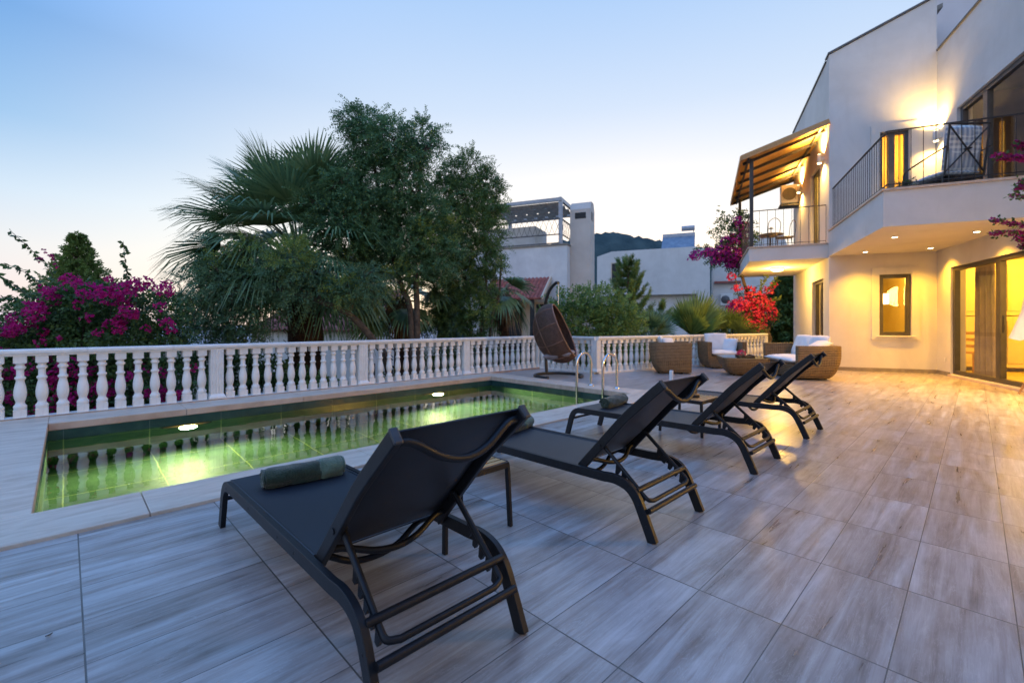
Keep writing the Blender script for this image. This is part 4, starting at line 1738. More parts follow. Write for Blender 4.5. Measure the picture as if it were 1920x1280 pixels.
curtain('y', -.36, -1.42, -.66, .06, 2.30, M['curtain'], 7)
curtain('y', -.40, -8.9, -8.3, .06, 2.30, M['curtain'], 5)
curtain('x', .20, .50, 1.0, 4.06, 5.55, M['curtain_ochre'], 6, .02)
curtain('y', -.42, -3.75, -2.35, 3.05, 5.5, mottled('pale_net_curtain', (.30, .26, .24), (.40, .35, .33), 3, .9), 12)
lamp('room_light', (-1.6, -2.3, 2.45), 300, WARM, .25)
lamp('room_light', (-.4, -1.3, 2.45), 90, WARM, .2)
lamp('room_light', (-7.2, -1.6, 2.1), 700, (1.0, .56, .12), .35)
lamp('back_room_light', (1.6, .8, 2.35), 170, (1.0, .54, .06), .12)
lamp('upper_back_room_light', (1.2, .8, 5.0), 260, (1.0, .58, .10), .15)
lamp('upper_room_light', (-3.0, -1.8, 5.6), 26, (1.0, .62, .22), .2)
mb = MB()
mb.lathe([(.15, 0), (.15, .25), (.13, .26)], (1.35, .62, 1.62), 20)
mb.build('lamp_shade', emitter('glowing_lamp_shade', (1.0, .72, .30), 4.5), house, 50)
mb = MB()
mb.tube([(1.35, .62, 1.88), (1.35, .62, 2.69)], .008, 6)
mb.build('lamp_cord', M['black'], house)

HM = Matrix.Translation(HO) @ Matrix.Rotation(HR, 4, 'Z')


def in_house(o, loc, rz=0):
    o.matrix_world = HM @ Matrix.Translation(Vector(loc)) @ Matrix.Rotation(rz, 4, 'Z')


# chair in the kitchen, seen beside the curtain
def simple_chair(label, name='dining_chair', mat='teak'):
    t = thing(name, label, 'chair')
    mb = MB()
    mb.box(-.21, .21, -.21, .21, .44, .475)
    mb.build('seat', M[mat], t, None, .008)
    for sx in (-1, 1):
        for sy in (-1, 1):
            mb = MB()
            mb.bar((sx * .18, sy * .18, 0), (sx * .18, sy * .18, .44 if sx > 0 else .92), .035, .035, (1, 0, 0))
            mb.build('leg', M[mat], t)
    mb = MB()
    for z in (.60, .74, .88):
        mb.box(-.192, -.170, -.163, .163, z - .03, z + .03)
    mb.build('back_rail', M[mat], t)
    return t


ch = simple_chair('orange-brown wooden chair glimpsed inside the glass door beside the curtain')
in_house(ch, (-.10, -.62, .03), rad(-60))

# right balcony: iron garden chair with a checked cushion, planter box
def checked_mat():
    m = NT('blue_white_checked_cloth')
    o = m.obj()
    sep = m.n('ShaderNodeSeparateXYZ')
    m.l(o, sep.inputs[0])
    fs = []
    for i in range(3):
        fs.append(m.math('GREATER_THAN', m.math('FRACT', m.math('MULTIPLY', sep.outputs[i], 16.0)), .5))
    f = m.math('MULTIPLY', m.math('ADD', fs[1], m.math('MAXIMUM', fs[0], fs[2])), .5)
    col = m.ramp(f, [(0.0, (.88, .86, .80)), (.5, (.68, .68, .66)), (1.0, (.36, .40, .46))])
    return m.done(m.bsdf(col, .9))


t = thing('iron_lounge_chair', 'wrought iron lounge chair with blue checked cushions on the right balcony', 'garden chair')
mb = MB()
mb.box(-.28, .28, -.27, .27, .42, .435)
for k in range(8):
    mb.tube([(-.28, -.26 + .075 * k, .41), (.30, -.26 + .075 * k, .41)], .007, 6)
mb.build('seat_grid', M['iron'], t)
for sx in (-.26, .26):
    for sy in (-.26, .26):
        mb = MB()
        mb.tube(curve_pts([(sx, sy, .42), (sx * 1.05, sy * 1.05, .2), (sx * 1.2, sy * 1.1, 0)], 4), .011, 6)
        mb.build('leg', M['iron'], t)
mb = MB()
for sy in (-.26, .26):
    mb.tube([(-.28, sy, .42), (-.36, sy, 1.02)], .012, 8)
mb.tube([(-.36, -.26, 1.02), (-.36, .26, 1.02)], .012, 8)
mb.tube([(-.29, -.26, .46), (-.36, .26, 1.0)], .010, 6)
mb.tube([(-.29, .26, .46), (-.36, -.26, 1.0)], .010, 6)
mb.lathe([(.002, -.02), (.045, 0), (.002, .02)], (-.335, 0, .73), 12)
mb.build('back_frame', M['iron'], t, 50)
for sy in (-.29, .29):
    mb = MB()
    mb.tube(curve_pts([(-.36, sy, .76), (-.10, sy, .72), (.20, sy, .66), (.30, sy, .60), (.29, sy * .93, .42)], 5), .011, 8)
    mb.build('armrest', M['iron'], t, 50)
mb = MB()
cushion_mb(mb, (.02, 0, .475), .28, .25, .045, None, 1, 31)
cushion_mb(mb, (-.255, 0, .76), .27, .25, .04, rotm(y=83), 1, 32)
mb.build('checked_cushion', checked_mat(), t, 60)
t.matrix_world = HM @ Matrix.Translation((-2.90, .98, 2.99)) @ Matrix.Rotation(rad(20), 4, 'Z') @ Matrix.Diagonal((1.35, 1.2, 1.36, 1))
t = thing('planter_box', 'low wooden planter with a small plant at the corner of the right balcony', 'planter')
mb = MB()
mb.box(-.15, .15, -.42, .42, .30, .50)
mb.build('box_body', M['bark'], t, None, .01)
mb = MB()
for sy in (-.36, .36):
    mb.box(-.12, .12, sy - .03, sy + .03, 0, .30)
mb.build('feet', M['iron'], t)
mb = MB()
for k in range(120):
    a = r_.uniform(0, 6.28)
    c = Vector((r_.gauss(0, .05), .22 + r_.gauss(0, .07), .52 + abs(r_.gauss(0, .05))))
    d1 = Vector((math.cos(a), math.sin(a), r_.uniform(.2, 1.2))).normalized() * .07
    d2 = d1.cross(Vector((0, 0, 1))).normalized() * .014
    mb.add([c, c + d1 * .5 - d2, c + d1, c + d1 * .5 + d2], [(0, 1, 2, 3)])
mb.build('small_plant', M['leaf_boug'], t)
in_house(t, (-3.1, 1.35, 2.99), rad(8))

# left balcony: bistro table and two chairs in silhouette
t = thing('bistro_table', 'round iron bistro table on the left balcony against the bright sky', 'table')
mb = MB()
mb.lathe([(.33, .70), (.345, .712), (.33, .722)], n=28)
mb.build('table_top', M['iron'], t, 50)
mb = MB()
for k in range(3):
    a = k * 2.094
    mb.tube(curve_pts([(.05 * math.cos(a), .05 * math.sin(a), .70), (.06 * math.cos(a), .06 * math.sin(a), .35),
                       (.24 * math.cos(a), .24 * math.sin(a), 0)], 5), .011, 6)
mb.build('table_leg', M['iron'], t)
in_house(t, (2.6, 2.95, 3.09))
t = thing('small_lantern', 'small dark lantern standing on the bistro table', 'lantern')
mb = MB()
mb.lathe([(.05, 0), (.05, .015), (.012, .03), (.012, .16), (.075, .17), (.03, .20), (.004, .22)], n=14)
mb.build('lantern_body', M['iron'], t, 40)
in_house(t, (2.6, 2.95, 3.814))


def bistro_chair(label):
    t = thing('bistro_chair', label, 'chair', group='iron chairs on the left balcony')
    mb = MB()
    mb.lathe([(.21, .44), (.22, .45), (.20, .465)], n=24)
    mb.build('seat', M['iron'], t, 50)
    for k in range(4):
        a = rad(45 + 90 * k)
        mb = MB()
        mb.tube([(.17 * math.cos(a), .17 * math.sin(a), .44), (.23 * math.cos(a), .23 * math.sin(a), 0)], .010, 6)
        mb.build('leg', M['iron'], t)
    mb = MB()
    mb.tube(curve_pts([(-.18, -.17, .45), (-.22, -.18, .75), (-.24, -.10, .86), (-.245, 0, .90), (-.24, .10, .86), (-.22, .18, .75), (-.18, .17, .45)], 6), .009, 6)
    mb.build('back_hoop', M['iron'], t)
    return t


c1 = bistro_chair('round-seated iron chair on the left balcony nearer the house wall')
in_house(c1, (1.7, 2.72, 3.09), rad(60))
c2 = copy_tree(c1)
c2['label'] = 'round-seated iron chair on the left balcony nearer the outer railing'
in_house(c2, (1.3, 3.15, 3.09), rad(30))

# folded parasol by the glass doors, at the right edge
pp = ground_at(1953, 6.9)
t = thing('folded_parasol', 'folded white parasol on a wooden pole at the right edge before the glass doors', 'parasol', pp)
mb = MB()
n = 20
vs, fs = [], []
zz = [(.87, .31), (1.0, .275), (1.3, .19), (1.7, .14), (2.2, .07), (2.5, .03)]
for z, r in zz:
    for i in range(n):
        a = 2 * math.pi * i / n
        q = r * (1 + .10 * math.sin(a * 5))
        vs.append((q * math.cos(a), q * math.sin(a), z + (.02 * math.sin(a * 5) if z < .9 else 0)))
for k in range(len(zz) - 1):
    for i in range(n):
        fs.append((k * n + i, k * n + (i + 1) % n, (k + 1) * n + (i + 1) % n, (k + 1) * n + i))
fs.append(tuple(range((len(zz) - 1) * n, len(zz) * n)))
mb.add(vs, fs)
mb.build('folded_canopy', M['cushion'], t, 60)
mb = MB()
mb.tube([(0, 0, .05), (0, 0, 2.55)], .022, 10)
mb.build('pole', M['teak'], t, 50)
mb = MB()
for a in (rad(60), rad(180), rad(300)):
    mb.tube([(.26 * math.cos(a), .26 * math.sin(a), 0.01), (-.12 * math.cos(a), -.12 * math.sin(a), .95)], .016, 8)
mb.build('wooden_legs', M['teak'], t, 50)

# ================================================================== NEIGHBOURS
def at_house(px, d):
    return ground_at(px, d)


# house with roof terrace (local axes as the villa: x away, y left)
NP = ground_at(1063, 22.0)
nb_ = thing('neighbour_house', 'white neighbouring house with roof pergola, chimney and red tiled porch', 'house', NP, HR)
mb = MB()
W1, D1, ZR = 5.6, 3.6, 4.95
mb.box(0, D1, 0, W1, -2.6, ZR)
mb.build('wall', M['plaster_old'], nb_)
mb = MB()
mb.box(-.05, D1, -.04, W1, ZR + .002, ZR + .07)
mb.build('roof_edge', M['skirting'], nb_)
mb = MB()
mb.box(-.016, -.002, .95, 3.95, -2.4, 2.2)
mb.build('porch_wall', M['plaster_warm'], nb_)
mb = MB()
mb.box(.55, 1.45, -1.02, -.001, -2.6, 6.75)
mb.hexa([(.55, -1.02, 6.75), (1.45, -1.02, 6.75), (1.45, -.001, 6.75), (.55, -.001, 6.75),
         (.78, -1.02, 7.12), (1.22, -1.02, 7.12), (1.22, -.001, 7.12), (.78, -.001, 7.12)])
chim = mb.build('chimney', M['chimney'], nb_)
mb = MB()
mb.box(.544, .56, -.80, -.25, 6.28, 6.58)
for y in (.72, 1.0):
    mb.box(y, y + .14, -1.027, -1.01, 6.2, 6.62)
mb.build('chimney_opening', M['black'], chim)
# roof pergola
for x, y in ((.12, .35), (.12, 4.4), (3.3, .35), (3.3, 4.4)):
    mb = MB()
    mb.bar((x, y, ZR + .07), (x, y, 7.15), .17, .17, (1, 0, 0))
    mb.build('pergola_post', M['greymetal'], nb_)
mb = MB()
for y in (.35, 4.4):
    mb.bar((0.0, y, 7.22), (3.45, y, 7.22), .13, .17)
for x in (.12, 3.3):
    mb.bar((x, .3, 7.22), (x, 4.5, 7.22), .13, .17)
mb.build('pergola_beam', M['greymetal'], nb_)
mb = MB()
nx_, ny_ = 24, 44
for i in range(nx_):
    for j in range(ny_):
        x0, x1 = .2 + 3.05 * i / nx_, .2 + 3.05 * (i + 1) / nx_
        y0, y1 = .4 + 3.95 * j / ny_, .4 + 3.95 * (j + 1) / ny_
        hole = (i % 8 in (3,)) and (j % 7 in (2, 3)) or (i % 8 == 4 and j % 7 in (5,))
        if hole:
            continue
        def zc(x, y):
            return 7.12 - .16 * abs(math.sin((x - .2) / 3.05 * math.pi * 4))
        mb.add([(x0, y0, zc(x0, y0)), (x1, y0, zc(x1, y0)), (x1, y1, zc(x1, y1)), (x0, y1, zc(x0, y1))], [(0, 1, 2, 3)])
mb.build('canvas_shade', M['canvas'], nb_)
mb = MB()
def lattice(p, q, z0, z1, k):
    p, q = Vector(p), Vector(q)
    mb.bar((*p, z1), (*q, z1), .06, .06)
    mb.bar((*p, z0), (*q, z0), .05, .05)
    mb.bar((*p, z0 - .42), (*q, z0 - .42), .05, .05)
    L = (q - p).length
    for i in range(k):
        for s in (0, 1):
            a, b = p.lerp(q, i / k), p.lerp(q, (i + 1) / k)
            if s:
                a, b = b, a
            mb.bar((*a, z0), (*b, z1), .014, .014)
lattice((.06, .35), (.06, 4.4), 5.50, 6.25, 14)
lattice((.2, .30), (3.2, .30), 5.50, 6.25, 9)
mb.build('lattice_railing', M['framegrey'], nb_)
mb = MB()
mb.box(1.6, 3.5, 2.2, 5.5, ZR + .07, 6.35)
mb.build('stair_block', M['plaster_old'], nb_)
# red tiled porch roof on the front
mb = MB()
rows = 6
for k in range(rows):
    x0, x1 = -.02 - 1.35 * k / rows, -.02 - 1.35 * (k + 1) / rows - .04
    z0, z1 = 3.35 - 1.05 * k / rows + .045, 3.35 - 1.05 * (k + 1) / rows - .02 + .05
    ncol = 16
    for c_ in range(ncol):
        y0, y1 = .85 + 3.2 * c_ / ncol, .85 + 3.2 * (c_ + 1) / ncol - .02
        ym = (y0 + y1) / 2
        mb.add([(x0, y0, z0), (x1, y0, z1), (x0, ym, z0 + .055), (x1, ym, z1 + .055), (x0, y1, z0), (x1, y1, z1),
                (x1, y0, z1 - .03), (x1, y1, z1 - .03)], [(0, 1, 3, 2), (2, 3, 5, 4), (6, 7, 5, 3, 1)])
mb.hexa([(-1.37, .84, 2.26), (-.01, .84, 3.32), (-.01, 4.06, 3.32), (-1.37, 4.06, 2.26),
         (-1.37, .84, 2.30), (-.01, .84, 3.38), (-.01, 4.06, 3.38), (-1.37, 4.06, 2.30)])
pr = mb.build('porch_roof', M['rooftile'], nb_)
mb = MB()
mb.bar((-1.42, .80, 2.30), (-.01, .80, 3.40), .07, .17)
mb.build('barge_board', M['plaster_warm'], pr)
for y in (1.35, 3.95):
    mb = MB()
    mb.bar((-1.18, y, -2.4), (-1.18, y, 2.40), .17, .17, (1, 0, 0))
    mb.build('porch_post', M['black'], nb_)
mb = MB()
mb.box(-.05, -.017, 2.35, 3.45, -2.3, 2.05)
dr_ = mb.build('glass_door', M['black'], nb_)
mb = MB()
mb.box(-.05, -.017, .98, 1.55, .85, 2.1)
mb.build('window', M['black'], nb_)
mb = MB()
mb.box(-.10, -.002, .05, .75, 1.55, 2.35)
f = mb.build('wall_panel', M['greymetal'], nb_, None, .01)
mb = MB()
mb.box(1.3, 1.5, -.03, -.001, 1.4, 3.6)
mb.build('drain_pipe', M['plaster_warm'], nb_)

# big white house with solar heater
NP2 = ground_at(1305, 32.0)
n2 = thing('white_house', 'plain white flat-roofed house with a solar water heater behind the shrubs', 'house', NP2, HR)
mb = MB()
mb.box(0, 7, 0, 5.9, 3.25, 6.58)
# rounded left end
mb.hexa([(0, 5.9, 3.25), (7, 5.9, 3.25), (7, 7.0, 3.25), (0, 7.0, 3.25), (0, 5.9, 6.58), (7, 5.9, 6.58), (7, 7.0, 6.25), (0, 7.0, 6.25)])
mb.box(.45, 7, .002, 6.6, -4, 3.25)
mb.box(-.0, 7, -.9, .0, -4, 6.4)
mb.box(3.2, 7, 7.0, 7.7, 4.9, 5.6)
mb.build('wall', M['plaster'], n2)
mb = MB()
mb.box(-.02, -.002, 5.2, 5.95, 4.1, 5.75)
f = mb.build('window', M['plaster_warm'], n2)
mb = MB()
mb.box(-.035, -.021, 5.28, 5.87, 4.2, 5.66)
mb.build('pane', M['black'], f)
mb = MB()
mb.hexa([(1.0, .1, 6.62), (2.2, .1, 7.75), (2.2, 2.4, 7.75), (1.0, 2.4, 6.62), (.94, .1, 6.68), (2.14, .1, 7.81), (2.14, 2.4, 7.81), (.94, 2.4, 6.68)])
sh_ = mb.build('solar_panel', mottled('blue_grey_solar_panel', (.10, .13, .17), (.18, .21, .25), 3, .25), n2)
mb = MB()
for y in (.15, 2.35):
    mb.bar((2.2, y, 6.58), (2.2, y, 7.7), .06, .06, (1, 0, 0))
mb.bar((2.2, .1, 7.84), (2.2, 2.4, 7.84), .30, .26)
mb.build('panel_stand', M['greymetal'], sh_)
mb = MB()
mb.tube([(2.3, .12, 8.35), (2.3, 1.05, 8.35)], .20, 16)
mb.tube([(2.3, .2, 6.6), (2.3, .2, 8.3)], .03, 6)
mb.build('water_tank', M['greymetal'], n2, 50)
NP3 = ground_at(1365, 36.0)
n3 = thing('bluish_house', 'smaller white house with an air conditioner behind the bougainvillea tree', 'house', NP3, HR)
mb = MB()
mb.box(0, 6, -5.5, 1.1, -4, 5.9)
mb.hexa([(.2, -4.5, 5.9), (5, -4.5, 5.9), (5, .9, 5.9), (.2, .9, 5.9), (.2, -3.8, 8.0), (5, -3.8, 8.0), (5, -1.6, 8.0), (.2, -1.6, 8.0)])
mb.build('wall', M['plaster'], n3)
mb = MB()
mb.box(-.35, .02, -.9, 1.0, 4.35, 4.5)
mb.build('tiled_ledge', M['rooftile'], n3)
mb = MB()
mb.box(-.32, -.02, -.35, .55, 2.6, 3.5)
f = mb.build('air_conditioner', M['acwhite'], n3, None, .03)
mb = MB()
mb.lathe([(.32, 0), (.30, .02), (.02, .03)], n=20)
mb.build('fan_grille', M['framegrey'], f, 50, loc=(-.325, .2, 3.05), rot=(0, rad(-90), 0))
# cottage behind the big palm
NP4 = ground_at(673, 16.0)
n4 = thing('cottage', 'low white cottage with a red tiled roof behind the big palm', 'house', NP4, rad(30))
mb = MB()
mb.box(0, 3.2, 0, 4.5, -3.2, .95)
mb.add([(0, 0, .95), (3.2, 0, .95), (3.2, 0, 2.45), (0, 4.5, .95), (3.2, 4.5, .95), (3.2, 4.5, 2.45)], [(0, 1, 2), (5, 4, 3), (1, 4, 5, 2)])
mb.build('wall', M['plaster'], n4)
mb = MB()
rows = 9
for k in range(rows):
    x0, x1 = 3.25 - 3.45 * k / rows, 3.25 - 3.45 * (k + 1) / rows - .05
    z0, z1 = 2.50 - 1.62 * k / rows + .05, 2.50 - 1.62 * (k + 1) / rows + .02
    ncol = 24
    for c_ in range(ncol):
        y0, y1 = -.12 + 4.7 * c_ / ncol, -.12 + 4.7 * (c_ + 1) / ncol - .015
        ym = (y0 + y1) / 2
        mb.add([(x0, y0, z0), (x1, y0, z1), (x0, ym, z0 + .05), (x1, ym, z1 + .05), (x0, y1, z0), (x1, y1, z1),
                (x1, y0, z1 - .03), (x1, y1, z1 - .03)], [(0, 1, 3, 2), (2, 3, 5, 4), (6, 7, 5, 3, 1)])
mb.hexa([(-.22, -.12, .85), (3.3, -.12, 2.50), (3.3, 4.6, 2.50), (-.22, 4.6, .85), (-.22, -.12, .90), (3.3, -.12, 2.55), (3.3, 4.6, 2.55), (-.22, 4.6, .90)])
mb.build('roof', M['rooftile'], n4)
mb = MB()
mb.box(.6, 1.0, -.02, -.002, -.9, -.35)
mb.build('window', M['black'], n4)
# ================================================================== PLANTS
def unit(a):
    return a / np.maximum(np.linalg.norm(a, axis=-1, keepdims=True), 1e-9)


def rand_dirs(n, up=0.0):
    v = RNG.normal(size=(n, 3))
    v = unit(v)
    v[:, 2] += up
    return unit(v)


class Leaves:
    """many small leaf faces (rhombus) in one mesh"""

    def __init__(self):
        self.q, self.mi = [], []

    def put(self, base, d, side, ln, w, mi=0, fold=0.0):
        """arrays (n,3): base point, direction, sideways direction"""
        n = len(base)
        ln = np.broadcast_to(np.asarray(ln, float).reshape(-1, 1), (n, 1))
        w = np.broadcast_to(np.asarray(w, float).reshape(-1, 1), (n, 1))
        mid = base + d * ln * .45
        nrm = np.cross(d, side)
        q = np.stack([base, mid - side * w / 2 + nrm * w * fold, base + d * ln, mid + side * w / 2 + nrm * w * fold], 1)
        self.q.append(q)
        self.mi.append(np.full(n, mi))

    def twigs(self, start, d, tl, k, ln, w, ang=55, droop=.25, mi=0, tipmi=None, tipf=.0, jit=.25):
        """twigs with k leaf pairs each; start,d (n,3)"""
        n = len(start)
        s0 = unit(np.cross(d, RNG.normal(size=(n, 3))))
        tl = np.broadcast_to(np.asarray(tl, float).reshape(-1, 1), (n, 1)) if np.ndim(tl) else np.full((n, 1), float(tl))
        ca, sa = math.cos(rad(ang)), math.sin(rad(ang))
        for i in range(k):
            t = (i + .6) / k
            c = start + d * tl * t
            c = c + np.array([0, 0, -1.0]) * droop * tl * t * t
            dd = unit(d + np.array([0, 0, -1.0]) * droop * 2 * t)
            for sg in (-1, 1):
                ld = unit(dd * ca + s0 * sg * sa + RNG.normal(size=(n, 3)) * jit)
                sd = unit(np.cross(ld, RNG.normal(size=(n, 3)) * .5 + np.cross(dd, s0)))
                m_ = tipmi if (tipmi is not None and t > 1 - tipf) else mi
                self.put(c, ld, sd, ln * (1.05 - .35 * abs(2 * t - 1)) * RNG.uniform(.75, 1.2, n), w * RNG.uniform(.8, 1.15, n), m_)

    def build(self, name, mats, parent=None):
        q = np.concatenate(self.q)
        mi = np.concatenate(self.mi)
        n = len(q)
        me = bpy.data.meshes.new(name)
        me.vertices.add(n * 4)
        me.vertices.foreach_set('co', q.reshape(-1).astype(np.float32))
        me.loops.add(n * 4)
        me.loops.foreach_set('vertex_index', np.arange(n * 4, dtype=np.int32))
        me.polygons.add(n)
        me.polygons.foreach_set('loop_start', np.arange(0, n * 4, 4, dtype=np.int32))
        me.polygons.foreach_set('loop_total', np.full(n, 4, dtype=np.int32))
        for m_ in (mats if isinstance(mats, list) else [mats]):
            me.materials.append(m_)
        me.polygons.foreach_set('material_index', mi.astype(np.int32))
        me.update(calc_edges=True)
        me.validate()
        o = bpy.data.objects.new(name, me)
        link(o, parent)
        return o


def in_blobs(blobs, n, shell=.55):
    """n points in the ellipsoids (c, r), more towards their skin; returns points, outward dirs, blob index"""
    w = np.array([b[1][0] * b[1][1] + b[1][0] * b[1][2] for b in blobs])
    idx = RNG.choice(len(blobs), n, p=w / w.sum())
    d = rand_dirs(n)
    rr = (RNG.uniform(0, 1, n) ** (1 / 3)) * (1 - shell) + shell * RNG.uniform(.55, 1.0, n)
    C = np.array([b[0] for b in blobs])[idx]
    R = np.array([b[1] for b in blobs])[idx]
    return C + d * R * rr[:, None], d, idx


def blob(px, py, d, rpx, rd=1.0, ry=1.0):
    """foliage clump seen at px,py with radius rpx in the photo, at distance d"""
    r = .90 * rpx * d / FPX
    return (np.array(at(px, py, d)), np.array([r * rd, r * rd, r * ry]))


def limb(mb, pts, r0, r1, n=8, k=6):
    P = curve_pts(pts, k)
    mb.tube(P, [r0 + (r1 - r0) * i / (len(P) - 1) for i in range(len(P))], n)


def limbs_to(mb, fork, blobs, r0, r1, seed=0, sag=.1):
    r = random.Random(seed)
    for c, R in blobs:
        f = Vector(fork[r.randrange(len(fork))]) if isinstance(fork, list) else Vector(fork)
        c = Vector(c)
        m_ = f.lerp(c, .5) + Vector((r.uniform(-.2, .2), r.uniform(-.2, .2), r.uniform(-.05, .2)))
        limb(mb, [f, m_, c], r0, r1, 6, 5)


# ------------------------------------------------------------------ fan palms
def fan_leaf(L, hub, d, size, n=30, spread=150, droop=.35, w=.055, seed=0, mi=0, roll=None):
    """blades of one palmate leaf; hub, d = Vectors"""
    r = random.Random(seed)
    d = Vector(d).normalized()
    s = d.cross(Vector((0, 0, 1)))
    s = s.normalized() if s.length > .05 else Vector((1, 0, 0))
    roll = r.uniform(-.6, .6) if roll is None else roll
    nrm = s.cross(d)
    s = (s * math.cos(roll) + nrm * math.sin(roll)).normalized()
    nrm = s.cross(d).normalized()
    B, D, S, LN = [], [], [], []
    down = Vector((0, 0, -1))
    for i in range(n):
        a = rad(-spread / 2 + spread * i / (n - 1))
        ln = size * (1 - .28 * abs(a) / rad(spread / 2)) * r.uniform(.9, 1.08)
        bd = (d * math.cos(a) + s * math.sin(a) + nrm * (.10 * abs(math.sin(a)) + .05 * (i % 2))).normalized()
        p = [hub, hub + bd * ln * .38 + down * droop * ln * .03, hub + bd * ln * .72 + down * droop * ln * .20,
             hub + bd * ln * .95 + down * droop * ln * (.50 + r.uniform(-.1, .2))]
        sd = bd.cross(nrm).normalized()
        ww = [w * .18, w * .62, w * .42, w * .05]
        for k in range(3):
            L.append((p[k] - sd * ww[k], p[k] + sd * ww[k], p[k + 1] + sd * ww[k + 1], p[k + 1] - sd * ww[k + 1], mi))


class QuadSoup(Leaves):
    def quads(self, Q):
        self.q.append(np.array([[tuple(p) for p in q[:4]] for q in Q]))
        self.mi.append(np.array([q[4] for q in Q]))


def fan_palm(label, base, crown, nf, pet, size, elev, trunk_r, seed, group=None, dry=0, mats=None, nseg=30, az=None, w=.055, name='fan_palm', stiff=1.0, spread=158):
    r = random.Random(seed)
    t = thing(name, label, 'palm', base, 0, group)
    Bv = Vector(base)
    top = Vector(crown) - Bv
    mb = MB()
    if trunk_r > 0:
        P = curve_pts([(0, 0, 0), top * .5 + Vector((.05, 0, 0)), top - Vector((0, 0, .15))], 8)
        mb.tube(P, [trunk_r * (1.12 - .25 * abs(i / 8 - .9)) for i in range(len(P))], 16)
        for k in range(150):
            a, h = r.uniform(0, 6.28), r.uniform(.05, .98)
            c = top * h + Vector((math.cos(a), math.sin(a), 0)) * trunk_r * .98
            o_ = Vector((math.cos(a), math.sin(a), .9)).normalized()
            mb.bar(c, c + o_ * r.uniform(.05, .13), .07, .015, (0, 0, 1))
        mb.build('trunk', M['palmbark'], t)
    Q = []
    mb = MB()
    for i in range(nf):
        f = (i + .5) / nf
        a = i * 2.39996 + r.uniform(-.3, .3) if az is None else rad(r.uniform(*az))
        e = rad(elev[0] + (elev[1] - elev[0]) * f ** .9 + r.uniform(-7, 7))
        d0 = Vector((math.cos(a) * math.cos(e), math.sin(a) * math.cos(e), math.sin(e)))
        pl = pet * r.uniform(.62, 1.12)
        p1 = top + d0 * pl * .55
        e2 = e - .22
        d1 = Vector((math.cos(a) * math.cos(e2), math.sin(a) * math.cos(e2), math.sin(e2)))
        p2 = p1 + d1 * pl * .45
        mb.tube([top + Vector((d0.x, d0.y, -.3)) * trunk_r * .5, p1, p2], [.022, .016, .011], 5)
        fan_leaf(Q, p2, d1, size * r.uniform(.85, 1.12), nseg, spread, stiff * (.22 + .45 * (1 - math.sin(e))), w, seed * 100 + i, 0)
    mb.build('leaf_stalks', (mats or [M['leaf_palm']])[0], t)
    S = QuadSoup()
    S.quads(Q)
    S.build('fronds', mats or [M['leaf_palm']], t)
    if dry:
        Q = []
        for i in range(dry):
            a = r.uniform(0, 6.28)
            e = rad(r.uniform(-78, -38))
            d0 = Vector((math.cos(a) * math.cos(e), math.sin(a) * math.cos(e), math.sin(e)))
            hub = top + Vector((math.cos(a), math.sin(a), 0)) * trunk_r * .7 + Vector((0, 0, -r.uniform(0, .25)))
            fan_leaf(Q, hub, d0, r.uniform(.5, .95), 16, 70, 1.0, .03, seed * 999 + i, 0)
        S = QuadSoup()
        S.quads(Q)
        S.build('dry_thatch', [M['leaf_palm_dry']], t)
    return t


pb = at(578, 640, 10.6)
pb.z = -1.55
fan_palm('big fan palm with a shaggy trunk and drooping grey-green fronds behind the balustrade', pb, at(562, 478, 10.6),
         80, 1.58, 1.50, (86, -30), .36, 11, dry=70, nseg=46, w=.040)
pb = at(752, 640, 11.3)
pb.z = -1.5
fan_palm('smaller fan palm half hidden behind the slender acacia trunks', pb, at(752, 560, 11.3), 18, .85, .95, (70, -25), .20, 12, dry=20, nseg=26)
pb = at(948, 640, 12.0)
pb.z = -1.5
fan_palm('small palm with hanging fans beside the red tiled porch', pb, at(942, 545, 12.0), 12, .55, .70, (45, -60), .13, 13, dry=8, nseg=24)
pb = at(1300, 640, 13.6)
pb.z = -1.2
fan_palm('low palm with tall upright yellow-green fans behind the left wicker armchair', pb, at(1298, 655, 13.6), 6, .50, 1.30, (89, 70), .0, 14,
         mats=[M['leaf_palm_yellow']], nseg=52, w=.055, stiff=.15, spread=125)
pb = at(1222, 640, 13.0)
pb.z = -1.2
fan_palm('low dark blue-green palm between the round shrub and the tall upright fans', pb, at(1222, 640, 13.3), 10, .5, .85, (80, 35), .0, 15, nseg=34, w=.035, stiff=.3)
pb = at(1372, 640, 15.2)
pb.z = -1.2
fan_palm('low palm with arching green fans left of the bougainvillea tree', pb, at(1368, 640, 15.2), 9, .55, 1.0, (80, 30), .0, 16, mats=[M['leaf_palm_yellow']], nseg=40, w=.04, stiff=.4)


